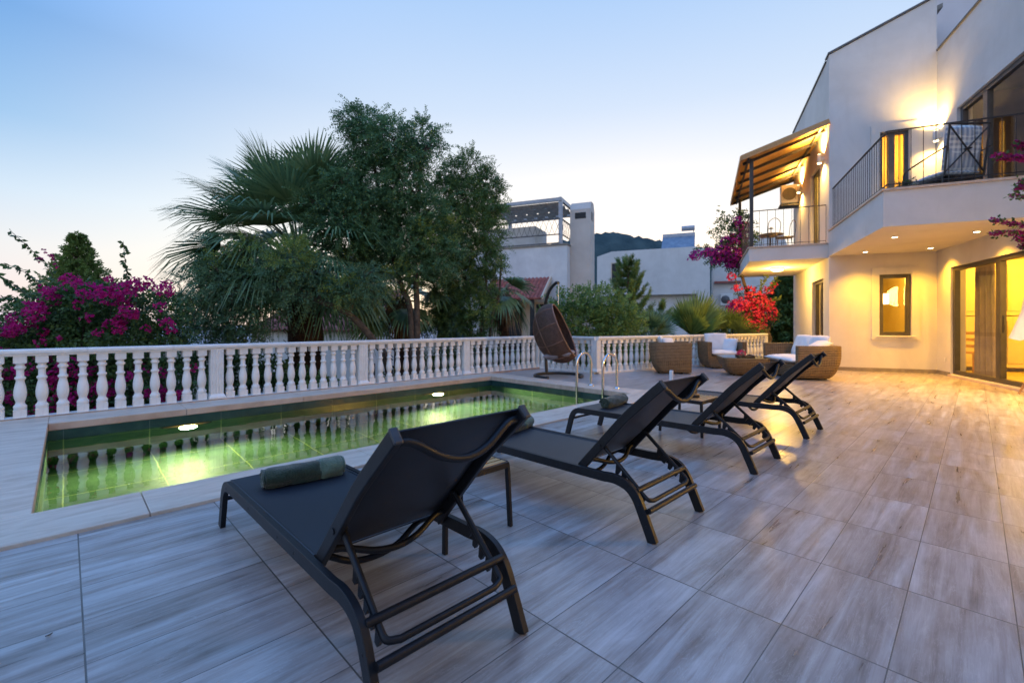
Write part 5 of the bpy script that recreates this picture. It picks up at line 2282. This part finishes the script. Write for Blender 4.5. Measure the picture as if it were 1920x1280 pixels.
# ------------------------------------------------------------------ feathery acacias
def tree(name, label, base, trunks, blobs, n, tl, k, ln, w, mats, bark='bark', r0=.09, seed=0, droop=.3, lime=None, up=.25, ang=58, shell=.55, group=None, cat='tree', limb_r=.03):
    t = thing(name, label, cat, base, 0, group)
    B = np.array(base)
    bl = [(c - B, R) for c, R in blobs]
    mb = MB()
    forks = []
    for tr in trunks:
        P = [Vector(p) - Vector(base) for p in tr]
        limb(mb, P, r0, r0 * .45, 10, 7)
        forks += P[len(P) // 2:]
    r = random.Random(seed)
    for c, R in bl:
        cv = Vector(c)
        f = min(forks, key=lambda q: (q - cv).length + r.uniform(0, .5))
        m_ = f.lerp(cv, .5) + Vector((r.uniform(-.2, .2), r.uniform(-.2, .2), r.uniform(0, .2)))
        limb(mb, [f, m_, cv], limb_r, limb_r * .3, 6, 5)
        for q in range(4):
            dv = Vector((r.uniform(-1, 1), r.uniform(-1, 1), r.uniform(-.4, 1))) * float(R[0]) * .8
            limb(mb, [cv.lerp(m_, .25), cv + dv * .5 + Vector((0, 0, .05)), cv + dv], limb_r * .4, limb_r * .15, 5, 3)
    mb.build('trunk', M[bark], t, 60)
    L = Leaves()
    p, d, idx = in_blobs(bl, n, shell)
    d = unit(d + RNG.normal(size=d.shape) * .55 + np.array([0, 0, up]))
    L.twigs(p, d, tl * RNG.uniform(.7, 1.2, n), k, ln, w, ang, droop)
    # longer sprays that break the outline of the clumps
    m2 = n // 9
    p, d, idx = in_blobs(bl, m2, .95)
    d = unit(d + RNG.normal(size=d.shape) * .35 + np.array([0, 0, .15]))
    L.twigs(p, d, tl * RNG.uniform(1.5, 2.4, m2), k + 5, ln * .95, w, ang, droop * .8)
    if lime:
        for c, R, m_ in lime:
            pp_, dd, _ = in_blobs([(c - B, R)], m_, .6)
            L.twigs(pp_, unit(dd + np.array([0, 0, .5])), tl, k, ln, w, ang, .2, 1)
    L.build('crown', mats, t)
    return t


def gpt(px, d, z):
    return tuple(ground_at(px, d, z))


AD = 10.0
bl = [blob(*b) for b in [
    (662, 228, AD, 26), (690, 238, AD, 34), (735, 262, AD - .3, 40), (690, 275, AD + .2, 36), (788, 255, AD + .3, 30), (812, 280, AD + .2, 20), (760, 300, AD, 40),
    (672, 312, AD, 28), (705, 335, AD + .1, 42), (755, 350, AD - .2, 44), (640, 352, AD - .4, 34), (668, 395, AD - .4, 42), (712, 400, AD, 44),
    (765, 405, AD + .3, 46), (805, 400, AD, 34), (620, 415, AD - .6, 40), (655, 445, AD - .6, 40), (705, 455, AD, 42), (760, 455, AD, 44),
    (812, 445, AD + .2, 38), (828, 480, AD, 34), (780, 500, AD, 32), (590, 385, AD - .7, 28)]]
tree('acacia', 'tall feathery dark acacia with slender brown trunks rising above the palm', gpt(772, AD, -1.5),
     [[gpt(772, AD, -1.5), at(771, 600, AD), at(752, 535, AD), at(735, 470, AD), at(718, 400, AD), at(700, 300, AD)],
      [gpt(783, AD, -1.5), at(782, 600, AD), at(780, 530, AD), at(778, 460, AD), at(785, 380, AD), at(788, 290, AD)]],
     bl, 5600, .28, 8, .070, .024, [M['leaf_acacia'], M['leaf_lime']], r0=.075, seed=1,
     lime=[(*blob(745, 520, AD - .4, 26), 60), (*blob(790, 440, AD - .3, 22), 40), (*blob(845, 430, AD, 18), 30)])
AD = 8.5
bl = [blob(*b) for b in [
    (548, 490, AD - .3, 24), (505, 525, AD, 30), (408, 510, AD, 40), (368, 540, AD, 34), (420, 545, AD, 46), (475, 540, AD, 46),
    (530, 525, AD - .2, 40), (578, 510, AD - .3, 34), (345, 575, AD, 30), (385, 590, AD, 40), (440, 600, AD, 44), (335, 615, AD, 30), (395, 632, AD, 40),
    (490, 585, AD, 36), (600, 545, AD - .2, 32), (650, 530, AD, 34), (690, 545, AD, 26), (455, 635, AD, 34), (690, 520, AD, 26)]]
tree('acacia', 'low spreading acacia on a leaning trunk, its feathery leaves in front of the big palm', gpt(735, AD + 1.0, -1.5),
     [[gpt(742, AD + 1.0, -1.5), at(728, 690, AD + .5), at(698, 635, AD + .4), at(655, 590, AD + .3), at(600, 565, AD), at(530, 545, AD), at(450, 545, AD)]],
     bl, 2300, .27, 8, .064, .021, [M['leaf_acacia_blue'], M['leaf_lime']], r0=.085, seed=2, droop=.4,
     lime=[(*blob(548, 480, AD - .45, 30), 130), (*blob(470, 470, AD - .3, 22), 30), (*blob(425, 478, AD - .2, 16), 30), (*blob(640, 540, AD - .3, 24), 40)])
AD = 11.2
bl = [blob(*b) for b in [
    (880, 315, AD, 32), (852, 325, AD, 26), (908, 345, AD, 30), (926, 352, AD, 18), (840, 365, AD, 34), (872, 372, AD - .3, 40), (905, 392, AD, 34), (930, 398, AD, 18),
    (848, 415, AD, 36), (885, 425, AD - .3, 38), (918, 438, AD, 28), (855, 465, AD, 36), (895, 478, AD - .2, 36), (926, 492, AD, 22), (835, 505, AD, 34),
    (870, 520, AD - .3, 38), (905, 535, AD, 30), (840, 555, AD, 34), (880, 570, AD - .2, 36), (845, 605, AD, 34), (890, 610, AD, 30), (812, 585, AD, 26), (815, 620, AD, 24), (815, 345, AD, 16)]]
tree('multi_stemmed_tree', 'fine-leaved tree on several thin pale stems in front of the neighbouring house', gpt(893, AD, -1.5),
     [[gpt(885, AD, -1.5), at(882, 600, AD), at(872, 520, AD), at(862, 420, AD), at(855, 340, AD)],
      [gpt(897, AD, -1.5), at(902, 610, AD), at(912, 520, AD), at(908, 430, AD), at(900, 340, AD)],
      [gpt(905, AD, -1.5), at(922, 600, AD), at(935, 560, AD), at(940, 480, AD)]],
     bl, 5800, .25, 7, .060, .023, [M['leaf_fine'], M['leaf_lime']], r0=.045, seed=3, droop=.25,
     lime=[(*blob(905, 575, AD - .5, 22), 60), (*blob(905, 545, AD - .4, 18), 24), (*blob(820, 545, AD - .3, 18), 20), (*blob(872, 525, AD - .5, 16), 12), (*blob(930, 500, AD - .3, 14), 14)], limb_r=.022)

# ------------------------------------------------------------------ bougainvillea hedge, left
AD = 7.0
hb = [blob(*b) for b in [
    (-30, 640, AD, 40), (20, 645, AD, 32), (62, 610, AD, 44), (110, 580, AD, 46), (160, 570, AD, 44), (210, 572, AD, 44), (262, 572, AD, 42), (305, 580, AD, 34), (318, 625, AD, 30),
    (60, 665, AD, 50), (120, 650, AD, 52), (180, 640, AD, 52), (240, 640, AD, 50), (290, 650, AD, 42), (-20, 720, AD, 56), (50, 735, AD, 56), (120, 730, AD, 58),
    (190, 725, AD, 56), (250, 720, AD, 54), (310, 715, AD, 44), (350, 715, AD, 34), (0, 800, AD, 60), (80, 800, AD, 60), (160, 795, AD, 60), (240, 785, AD, 56), (310, 770, AD, 48)]]
hbase = ground_at(150, AD, -1.4)
t = thing('bougainvillea_hedge', 'bougainvillea hedge full of magenta blossom with long arching shoots, behind the left balustrade', 'hedge', hbase)
B = np.array(hbase)
mb = MB()
rr_ = random.Random(4)
for c, R in hb:
    limb(mb, [(rr_.uniform(-1.2, 1.2), rr_.uniform(-.5, .5), 0), Vector(c - B) * .5 + Vector((0, 0, -.2)), Vector(c - B)], .03, .008, 6, 5)
SHOOTS = [[(112, 540), (88, 500), (58, 468), (20, 433)], [(80, 548), (62, 522), (36, 505), (7, 494)], [(66, 560), (40, 545), (18, 528), (-8, 512)],
          [(48, 566), (30, 562), (14, 556), (-6, 560)], [(240, 545), (238, 515), (234, 485), (231, 452)], [(345, 560), (380, 655)][::-1]]
sl = []
for s in SHOOTS[:5]:
    P = curve_pts([at(x, y, AD) for x, y in s], 8)
    mb.tube([p - hbase for p in P], [.004] * (len(P) - 1) + [.002], 5)
    sl.append(P)
mb.build('branches', M['bark'], t, 60)
L = Leaves()
p, d, idx = in_blobs([(c - B, R) for c, R in hb], 5200, .6)
L.twigs(p, unit(d + RNG.normal(size=d.shape) * .6 + np.array([0, 0, .2])), .20, 4, .062, .040, 60, .3)
for P in sl:
    for i in range(1, len(P)):
        for _ in range(2):
            c = np.array([tuple(P[i - 1].lerp(P[i], random.random()) - hbase)])
            dd = unit(np.array([[random.uniform(-1, 1), random.uniform(-.5, .5), random.uniform(-1.2, .3)]]))
            L.put(c, dd, unit(np.cross(dd, RNG.normal(size=(1, 3)))), .085, .052, 0)
L.build('foliage', [M['leaf_boug']], t)


def bracts(L, blobs, n, size=.036, mi=0):
    """clusters of papery bracts, three to a flower"""
    p, d, idx = in_blobs(blobs, n, .75)
    d = unit(d + RNG.normal(size=d.shape) * .4 + np.array([0, 0, .25]))
    s = unit(np.cross(d, RNG.normal(size=d.shape)))
    u = np.cross(d, s)
    for k in range(3):
        a = 2 * math.pi * k / 3
        o = s * math.cos(a) + u * math.sin(a)
        ld = unit(o + d * .8)
        L.put(p, ld, unit(np.cross(ld, d)), size * RNG.uniform(.8, 1.25, n), size * .95, mi)


FL = [(45, 600, 22), (18, 618, 18), (66, 588, 16), (95, 562, 14), (72, 578, 12), (128, 523, 13), (142, 528, 12), (165, 545, 18), (190, 548, 18), (210, 556, 20), (230, 548, 20), (246, 540, 16),
      (272, 532, 15), (255, 530, 13), (308, 545, 14), (314, 535, 10), (312, 606, 12), (300, 575, 10), (212, 608, 14), (222, 618, 10), (240, 585, 14), (235, 565, 12), (150, 571, 9), (162, 595, 9), (227, 600, 12), (250, 590, 10),
      (85, 540, 10), (108, 545, 12), (60, 575, 14), (30, 615, 14), (80, 622, 9), (110, 632, 6), (185, 623, 7), (275, 616, 8), (88, 545, 8), (205, 525, 7), (8, 622, 12), (75, 642, 8),
      (45, 690, 16), (80, 672, 12), (112, 700, 16), (124, 680, 14), (133, 735, 22), (88, 760, 16), (150, 745, 18), (165, 725, 16), (200, 728, 20), (190, 770, 14), (60, 785, 16),
      (95, 720, 12), (235, 705, 12), (268, 690, 12), (292, 735, 16), (300, 700, 10), (30, 745, 16), (150, 700, 10), (110, 785, 16), (175, 695, 10), (305, 745, 12), (340, 740, 10), (20, 700, 12), (5, 660, 12),
      (362, 690, 8), (320, 620, 8)]
L = Leaves()
fb = []
for i, (x, y, r) in enumerate(FL):
    c, R = blob(x, y, AD - .32 - .25 * (i % 3) / 2, r, 1.25)
    fb.append((c - B, R))
bracts(L, fb, 2200, .036)
# a few blossoms along the shoots
bracts(L, [(c - B, R) for c, R in [blob(82, 471, AD, 4), blob(96, 482, AD, 5), blob(104, 498, AD, 3), blob(75, 487, AD, 4)]], 22, .034)
L.build('blossoms', [M['bract']], t)


# ------------------------------------------------------------------ conifers
def conifer(label, base, top, rad_base, n, mat, seed, name='conifer', droop=0.1, k=6, ln=.09, w=.03, upang=.35, frac=.06, cat='tree', group=None):
    t = thing(name, label, cat, base, 0, group)
    h = top.z - base.z
    mb = MB()
    lean = Vector((top.x - base.x, top.y - base.y, 0))
    mb.tube([(0, 0, 0), lean * .5 + Vector((0, 0, h * .5)), lean + Vector((0, 0, h * .97))], [h * .022 + .02, h * .014 + .01, .008], 8)
    S, D = [], []
    r = random.Random(seed)
    for i in range(n):
        f = r.random() ** .8
        f = frac + (1 - frac) * f
        a = r.uniform(0, 6.283)
        z = h * f
        R = rad_base * (1 - f) * r.uniform(.55, 1.12) + .05
        p0 = lean * f + Vector((0, 0, z))
        d0 = Vector((math.cos(a), math.sin(a), upang + .5 * f)).normalized()
        p1 = p0 + d0 * R
        if i % 3 == 0:
            mb.tube([p0, p1], [.012, .004], 4)
        m_ = max(2, int(R / .11))
        for q in range(m_):
            u = (q + .7) / m_
            S.append(tuple(p0.lerp(p1, u)))
            dd = (d0 + Vector((r.uniform(-.7, .7), r.uniform(-.7, .7), r.uniform(-.2, .6)))).normalized()
            D.append(tuple(dd))
    mb.build('trunk', M['bark'], t)
    L = Leaves()
    L.twigs(np.array(S), np.array(D), .14, k, ln, w, 42, droop)
    L.build('crown', [mat], t)
    return t


conifer('pointed green conifer rising behind the bougainvillea hedge on the left', ground_at(146, 10.5, -1.6), at(146, 448, 10.5), 2.3, 760, M['leaf_cypress'], 21)
conifer('yellow-green cypress bush inside the bougainvillea hedge', ground_at(128, 7.15, -1.4), at(134, 560, 7.15), .62, 420, M['leaf_cypress'], 22, 'cypress', ln=.08)


def pine(label, base, top, R, n, mat, seed, name='pine_tree'):
    """few long branches curving up, each a thick brush of needles"""
    t = thing(name, label, 'tree', base)
    h = top.z - base.z
    mb = MB()
    mb.tube([(0, 0, 0), (0, 0, h * .55), (0, 0, h * .97)], [.09, .05, .012], 8)
    r = random.Random(seed)
    S, D, T = [], [], []
    for i in range(n):
        f = .18 + .82 * (i + .5) / n
        a = i * 2.4 + r.uniform(-.4, .4)
        ln_ = R * (1.05 - f) * r.uniform(.8, 1.2) + .28
        p0 = Vector((0, 0, h * f * .93))
        o = Vector((math.cos(a), math.sin(a), 0))
        pts = curve_pts([p0, p0 + o * ln_ * .55 + Vector((0, 0, ln_ * .18)), p0 + o * ln_ * .95 + Vector((0, 0, ln_ * .72))], 7)
        mb.tube(pts, [.018 * (1 - .7 * q / len(pts)) for q in range(len(pts))], 5)
        for q in range(1, len(pts)):
            dd = (pts[q] - pts[q - 1]).normalized()
            for _ in range(max(2, int(11 * (1.15 - q / len(pts))))):
                S.append(tuple(pts[q - 1].lerp(pts[q], r.random())))  # needle tuft
                D.append(tuple((dd + Vector((r.uniform(-.6, .6), r.uniform(-.6, .6), r.uniform(-.4, .6)))).normalized()))
    mb.build('trunk', M['bark'], t)
    L = Leaves()
    L.twigs(np.array(S), np.array(D), .15, 6, .105, .014, 30, .05)
    L.build('crown', [mat], t)
    return t


pine('young pine with upswept branches in front of the white house', ground_at(1178, 15.0, -1.6), at(1180, 474, 15.0), 1.15, 64, M['leaf_pine'], 31)
pine('little pine top right of the upswept young pine', ground_at(1236, 15.5, -1.6), at(1242, 560, 15.5), .35, 22, M['leaf_pine'], 32)
conifer('broad dark conifer beyond the wicker sofa, beside the house', ground_at(1468, 21.0, -2.5), at(1478, 500, 21.0), 2.6, 900, M['leaf_dark'], 33, ln=.22, w=.09, k=5, upang=.1)


def shrub(label, base, blobs, n, mats, tl=.26, k=5, ln=.085, w=.034, seed=0, name='shrub', ang=50, up=.5, droop=.1, stems=10):
    t = thing(name, label, 'shrub', base)
    B = np.array(base)
    bl = [(c - B, R) for c, R in blobs]
    mb = MB()
    r = random.Random(seed)
    for c, R in bl:
        limb(mb, [(r.uniform(-.2, .2), r.uniform(-.2, .2), 0), Vector(c) * .5, Vector(c)], .022, .006, 5, 4)
    mb.build('stems', M['bark'], t)
    L = Leaves()
    p, d, idx = in_blobs(bl, n, .65)
    L.twigs(p, unit(d + RNG.normal(size=d.shape) * .45 + np.array([0, 0, up])), tl, k, ln, w, ang, droop)
    L.build('foliage', mats, t)
    return t


AD = 11.8
shrub('dense round green shrub with upright shoots behind the hanging chair', ground_at(1120, AD, -1.2),
      [blob(*b) for b in [(1068, 575, AD, 24), (1095, 568, AD, 30), (1125, 568, AD, 28), (1155, 580, AD, 28), (1178, 595, AD, 22), (1065, 600, AD, 28), (1100, 605, AD, 36), (1140, 610, AD, 36),
                          (1180, 618, AD, 26), (1040, 612, AD, 18), (1045, 560, AD, 10), (1030, 590, AD, 10), (1080, 650, AD, 40), (1140, 655, AD, 44), (1060, 690, AD, 36), (1130, 700, AD, 40)]],
      1700, [M['leaf_shrub']], .30, 5, .105, .042, 41)
AD = 8.6
shrub('dark leafy shrub seen through the balusters below the acacia', ground_at(470, AD, -1.5),
      [blob(*b) for b in [(400, 690, AD, 34), (450, 700, AD, 36), (500, 705, AD, 34), (545, 715, AD, 30), (420, 740, AD, 36), (480, 745, AD, 36)]], 650, [M['leaf_boug']], .22, 4, .10, .05, 42)
shrub('small green shrub at the foot of the big palm, seen through the balusters', ground_at(600, AD, -1.5),
      [blob(*b) for b in [(590, 725, AD, 18), (615, 735, AD, 22), (645, 740, AD, 20), (570, 735, AD, 20)]], 260, [M['leaf_shrub']], .2, 4, .09, .04, 43)
shrub('row of low green shrubs below the slender acacia trunks, seen through the balusters', ground_at(790, 11.6, -1.5),
      [blob(*b) for b in [(760, 700, 11.4, 18), (800, 690, 11.4, 22), (830, 680, 11.4, 26), (860, 680, 11.4, 26), (900, 680, 11.6, 26), (930, 675, 11.8, 22), (730, 715, 11.2, 14), (840, 650, 11.4, 20), (890, 645, 11.6, 18), (960, 680, 12, 18)]],
      700, [M['leaf_fine']], .22, 4, .085, .035, 44)
shrub('leafy green bushes behind the balusters to the right of the hanging chair', ground_at(1200, 12.6, -1.2),
      [blob(*b) for b in [(1150, 665, 12.4, 22), (1190, 660, 12.6, 22), (1225, 662, 12.8, 20), (1260, 660, 13, 20), (1300, 660, 13.2, 20), (1340, 660, 13.6, 20), (1200, 690, 12.6, 20), (1255, 690, 12.8, 20), (1120, 690, 12, 20)]],
      700, [M['leaf_shrub']], .24, 4, .11, .05, 45)
shrub('dark bush between the arching palm and the bougainvillea tree', ground_at(1350, 15.5, -1.2),
      [blob(*b) for b in [(1358, 600, 15.5, 14), (1345, 615, 15.5, 14), (1372, 612, 15.5, 14), (1335, 635, 15.5, 16), (1375, 640, 15.5, 16)]], 220, [M['leaf_acacia']], .24, 4, .12, .05, 46)

# ------------------------------------------------------------------ bougainvillea tree by the house
AD = 15.2
tb = ground_at(1434, AD, -.6)
t = thing('bougainvillea_tree', 'bougainvillea tree on a twisted trunk, purple above and lamplit pink-red below, beside the left balcony', 'tree', tb)
B = np.array(tb)
mb = MB()
def seg(pts, r0, r1):
    limb(mb, [at(x, y, AD) - tb for x, y in pts], r0, r1, 8, 7)
seg([(1434, 680), (1439, 650), (1443, 632), (1430, 610), (1424, 590), (1412, 565), (1400, 545), (1392, 520), (1385, 500)], .085, .045)
seg([(1436, 640), (1447, 600), (1450, 575), (1440, 560)], .035, .015)
seg([(1385, 500), (1376, 470), (1370, 440), (1378, 415)], .045, .015)
seg([(1385, 500), (1400, 470), (1398, 440), (1392, 415)], .035, .012)
seg([(1385, 500), (1350, 480), (1320, 474), (1290, 484)], .03, .008)
seg([(1378, 515), (1385, 560), (1392, 590)], .02, .008)
seg([(1415, 570), (1440, 545), (1455, 530)], .02, .006)
mb.build('trunk', M['bark'], t, 60)
L = Leaves()
lb_ = [(c - B, R * 1.1) for c, R in [blob(1372, 470, AD, 24), (blob(1345, 478, AD, 20)), blob(1392, 440, AD, 24), blob(1362, 440, AD, 18), blob(1390, 490, AD, 22), blob(1405, 570, AD, 26),
                               blob(1430, 585, AD, 24), blob(1400, 605, AD, 22), blob(1318, 474, AD, 12), blob(1358, 415, AD, 8), blob(1382, 410, AD, 14)]]
p, d, idx = in_blobs(lb_, 800, .6)
L.twigs(p, unit(d + RNG.normal(size=d.shape) * .6), .24, 4, .085, .05, 60, .2)
for pts in ([(1425, 548), (1431, 530), (1437, 512)], [(1440, 545), (1450, 534), (1458, 524)], [(1448, 565), (1458, 560)]):  # lamplit shoots, the light put into their lime leaf colour
    P = curve_pts([at(x, y, AD - .3) - tb for x, y in pts], 6)
    for q in P:
        pp_ = np.repeat(np.array([tuple(q)]), 5, 0) + RNG.normal(size=(5, 3)) * .03
        dd = rand_dirs(5, .4)
        L.put(pp_, dd, unit(np.cross(dd, RNG.normal(size=(5, 3)))), .11, .06, 1)
for pts in ([(1372, 430), (1360, 412), (1346, 396)], [(1378, 420), (1384, 405), (1390, 396)], [(1360, 430), (1345, 432), (1332, 436)]):
    P = curve_pts([at(x, y, AD) - tb for x, y in pts], 6)
    for q in P:
        pp_ = np.repeat(np.array([tuple(q)]), 5, 0) + RNG.normal(size=(5, 3)) * .06
        dd = rand_dirs(5, .2)
        L.put(pp_, dd, unit(np.cross(dd, RNG.normal(size=(5, 3)))), .11, .06, 0)
L.build('foliage', [M['leaf_boug'], M['leaf_lime']], t)
L = Leaves()
def fl(lst, n, mi, size=.062):
    bracts(L, [(c - B, R) for c, R in [blob(x, y, AD - .25, r * 1.25, 1.3) for x, y, r in lst]], int(n * 1.8), size, mi)
fl([(1305, 478, 8), (1330, 474, 10), (1352, 472, 12), (1345, 488, 9), (1372, 478, 14), (1392, 488, 12), (1398, 470, 10), (1380, 448, 12), (1362, 452, 9), (1392, 425, 9), (1383, 412, 6), (1400, 440, 8), (1294, 483, 4), (1385, 495, 10), (1410, 470, 7), (1368, 495, 7)], 620, 0)
fl([(1380, 575, 13), (1395, 568, 12), (1415, 560, 14), (1430, 572, 14), (1440, 585, 12), (1412, 582, 12), (1408, 600, 14), (1396, 612, 11), (1418, 608, 12), (1405, 545, 8), (1440, 545, 7), (1450, 535, 5), (1372, 518, 6), (1382, 540, 6), (1425, 595, 10), (1448, 595, 6), (1410, 622, 10)], 760, 1)
fl([(1378, 577, 10), (1388, 585, 9)], 70, 0)
L.build('blossoms', [M['bract_purple'], M['bract_red']], t)

# ------------------------------------------------------------------ bougainvillea reaching in at the right edge
AD = 5.2
tb = ground_at(2010, AD, 0)
t = thing('climbing_bougainvillea', 'dark magenta bougainvillea sprays reaching in at the right edge', 'climbing plant', tb)
B = np.array(tb)
mb = MB()
limb(mb, [at(2010, 1500, AD) - tb if False else Vector((0, 0, 0)), at(2015, 700, AD) - tb, at(2005, 480, AD) - tb, at(1990, 320, AD) - tb, at(1985, 200, AD) - tb], .035, .015, 8, 7)
SPR = [[(1990, 330), (1930, 300), (1868, 293)], [(1990, 330), (1940, 285), (1905, 270)], [(1995, 430), (1930, 425), (1862, 413)], [(1995, 440), (1940, 438), (1862, 437)],
       [(1998, 470), (1940, 452), (1908, 448)], [(1998, 470), (1945, 462), (1916, 462)], [(1990, 390), (1935, 375), (1898, 366)], [(1990, 360), (1940, 350), (1908, 352)], [(1990, 380), (1940, 345), (1912, 344)]]
for s in SPR:
    limb(mb, [at(x, y, AD) - tb for x, y in s], .008, .003, 5, 5)
mb.build('stems', M['bark'], t, 60)
L = Leaves()
F_ = Leaves()
for si, s in enumerate(SPR):
    P = curve_pts([at(x, y, AD) - tb for x, y in s], 12)
    for i, q in enumerate(P):
        f = i / (len(P) - 1)
        if f < .25:
            continue
        n = 4
        pp_ = np.repeat(np.array([tuple(q)]), n, 0) + RNG.normal(size=(n, 3)) * .022
        dd = unit(np.repeat(np.array([tuple((P[-1] - P[0]).normalized())]), n, 0) * .6 + RNG.normal(size=(n, 3)) * .8)
        L.put(pp_, dd, unit(np.cross(dd, RNG.normal(size=(n, 3)))), .045, .028, 0)
        m_ = {0: 10, 1: 8, 6: 1, 7: 3, 8: 4}.get(si, 5)
        if m_:
            bracts(F_, [(np.array(tuple(q)), np.array([.035 if si < 2 else .022] * 3))], m_, .030, 0)
L.build('foliage', [M['leaf_boug']], t)
F_.build('blossoms', [mottled('dark_magenta_bracts', (.22, .004, .09), (.45, .012, .20), 8, .6)], t)
# ================================================================== SKY, SUN, CAMERA
w = bpy.data.worlds.new('World')
scene.world = w
w.use_nodes = True
nt_ = w.node_tree
nt_.nodes.clear()


def wn(typ, **kw):
    nd = nt_.nodes.new(typ)
    for k, v in kw.items():
        setattr(nd, k, v)
    return nd


def wmath(op, a, b=None):
    nd = wn('ShaderNodeMath', operation=op)
    for i, x in enumerate((a, b)):
        if x is None:
            continue
        if isinstance(x, (int, float)):
            nd.inputs[i].default_value = x
        else:
            nt_.links.new(x, nd.inputs[i])
    return nd.outputs[0]


SUN_AZ = TH - math.radians(14.0)              # the afterglow stands above the white house
sx, sy = math.cos(SUN_AZ), math.sin(SUN_AZ)
tc = wn('ShaderNodeTexCoord')
sp = wn('ShaderNodeSeparateXYZ')
nt_.links.new(tc.outputs['Generated'], sp.inputs[0])
X, Y, Z = sp.outputs
hor = wmath('SQRT', wmath('ADD', wmath('MULTIPLY', X, X), wmath('MULTIPLY', Y, Y)))
dot = wmath('DIVIDE', wmath('ADD', wmath('MULTIPLY', X, sx), wmath('MULTIPLY', Y, sy)), wmath('MAXIMUM', hor, .001))
mr = wn('ShaderNodeMapRange', interpolation_type='SMOOTHSTEP')
nt_.links.new(dot, mr.inputs[0])
mr.inputs[1].default_value = .32
mr.inputs[2].default_value = .95


def wramp(stops):
    nd = wn('ShaderNodeValToRGB')
    cr = nd.color_ramp
    while len(cr.elements) < len(stops):
        cr.elements.new(.5)
    for e, (p, c) in zip(cr.elements, stops):
        e.position = p
        e.color = (*c, 1)
    nt_.links.new(Z, nd.inputs[0])
    return nd.outputs[0]


glow = wramp([(0.0, (.90, .75, .55)), (.10, (.88, .80, .67)), (.20, (.79, .77, .74)), (.30, (.655, .68, .72)), (.42, (.46, .56, .71)), (.60, (.29, .45, .71)), (1.0, (.21, .58, 1.50))])
away = wramp([(0.0, (.46, .46, .62)), (.05, (.64, .57, .62)), (.12, (.60, .61, .66)), (.20, (.44, .56, .70)), (.30, (.20, .39, .64)), (.43, (.085, .265, .585)), (.60, (.15, .42, 1.0)), (1.0, (.21, .58, 1.50))])
mx = wn('ShaderNodeMix', data_type='RGBA')
nt_.links.new(mr.outputs[0], mx.inputs[0])
nt_.links.new(away, mx.inputs[6])
nt_.links.new(glow, mx.inputs[7])
behind = wramp([(0.0, (.68, .66, .66)), (.25, (.62, .68, .82)), (.60, (.36, .62, 1.20)), (1.0, (.21, .58, 1.50))])
mrb = wn('ShaderNodeMapRange', interpolation_type='SMOOTHSTEP')
nt_.links.new(dot, mrb.inputs[0])
mrb.inputs[1].default_value = .36
mrb.inputs[2].default_value = -.35
mx2 = wn('ShaderNodeMix', data_type='RGBA')
nt_.links.new(mrb.outputs[0], mx2.inputs[0])
nt_.links.new(mx.outputs[2], mx2.inputs[6])
nt_.links.new(behind, mx2.inputs[7])
bg = wn('ShaderNodeBackground')
nt_.links.new(mx2.outputs[2], bg.inputs[0])
bg.inputs[1].default_value = 1.0
sky = wn('ShaderNodeTexSky', sky_type='NISHITA')
sky.sun_disc = False
sky.sun_elevation = math.radians(1.5)
sky.sun_rotation = math.pi / 2 - SUN_AZ
sky.altitude = 100
bg2 = wn('ShaderNodeBackground')
nt_.links.new(sky.outputs[0], bg2.inputs[0])
bg2.inputs[1].default_value = 0.05
ad = wn('ShaderNodeAddShader')
nt_.links.new(bg.outputs[0], ad.inputs[0])
nt_.links.new(bg2.outputs[0], ad.inputs[1])
ow = wn('ShaderNodeOutputWorld')
nt_.links.new(ad.outputs[0], ow.inputs[0])

S = bpy.data.lights.new('sun', 'SUN')
S.energy = 0.3
S.angle = math.radians(12)
S.color = (1.0, .62, .36)
so = bpy.data.objects.new('sun', S)
link(so)
d_ = Vector((math.cos(SUN_AZ) * math.cos(rad(2)), math.sin(SUN_AZ) * math.cos(rad(2)), math.sin(rad(2))))
so.rotation_euler = d_.to_track_quat('Z', 'Y').to_euler()

cam = bpy.data.cameras.new('camera')
cam.sensor_width = 36.0
cam.lens = 36.0 * FPX / 1920.0
cam.shift_y = -(640 - HY) / 1920.0
cam.clip_start = .05
cam.clip_end = 20000
cam.dof.use_dof = True
cam.dof.focus_distance = 2.6
cam.dof.aperture_fstop = 2.8
co = bpy.data.objects.new('camera', cam)
link(co)
co.location = (0, 0, HC)
co.rotation_euler = (math.pi / 2, 0, TH - math.pi / 2)
scene.camera = co

scene.render.engine = 'CYCLES'
scene.cycles.use_denoising = True
scene.cycles.max_bounces = 8
scene.cycles.transparent_max_bounces = 16
scene.cycles.diffuse_bounces = 4
scene.cycles.glossy_bounces = 4
scene.cycles.sample_clamp_indirect = 6.0
scene.cycles.caustics_reflective = False
scene.cycles.caustics_refractive = False
scene.view_settings.view_transform = 'Standard'
scene.view_settings.look = 'None'
scene.view_settings.exposure = 0.36
scene.view_settings.gamma = 1.0
scene.view_settings.use_curve_mapping = False
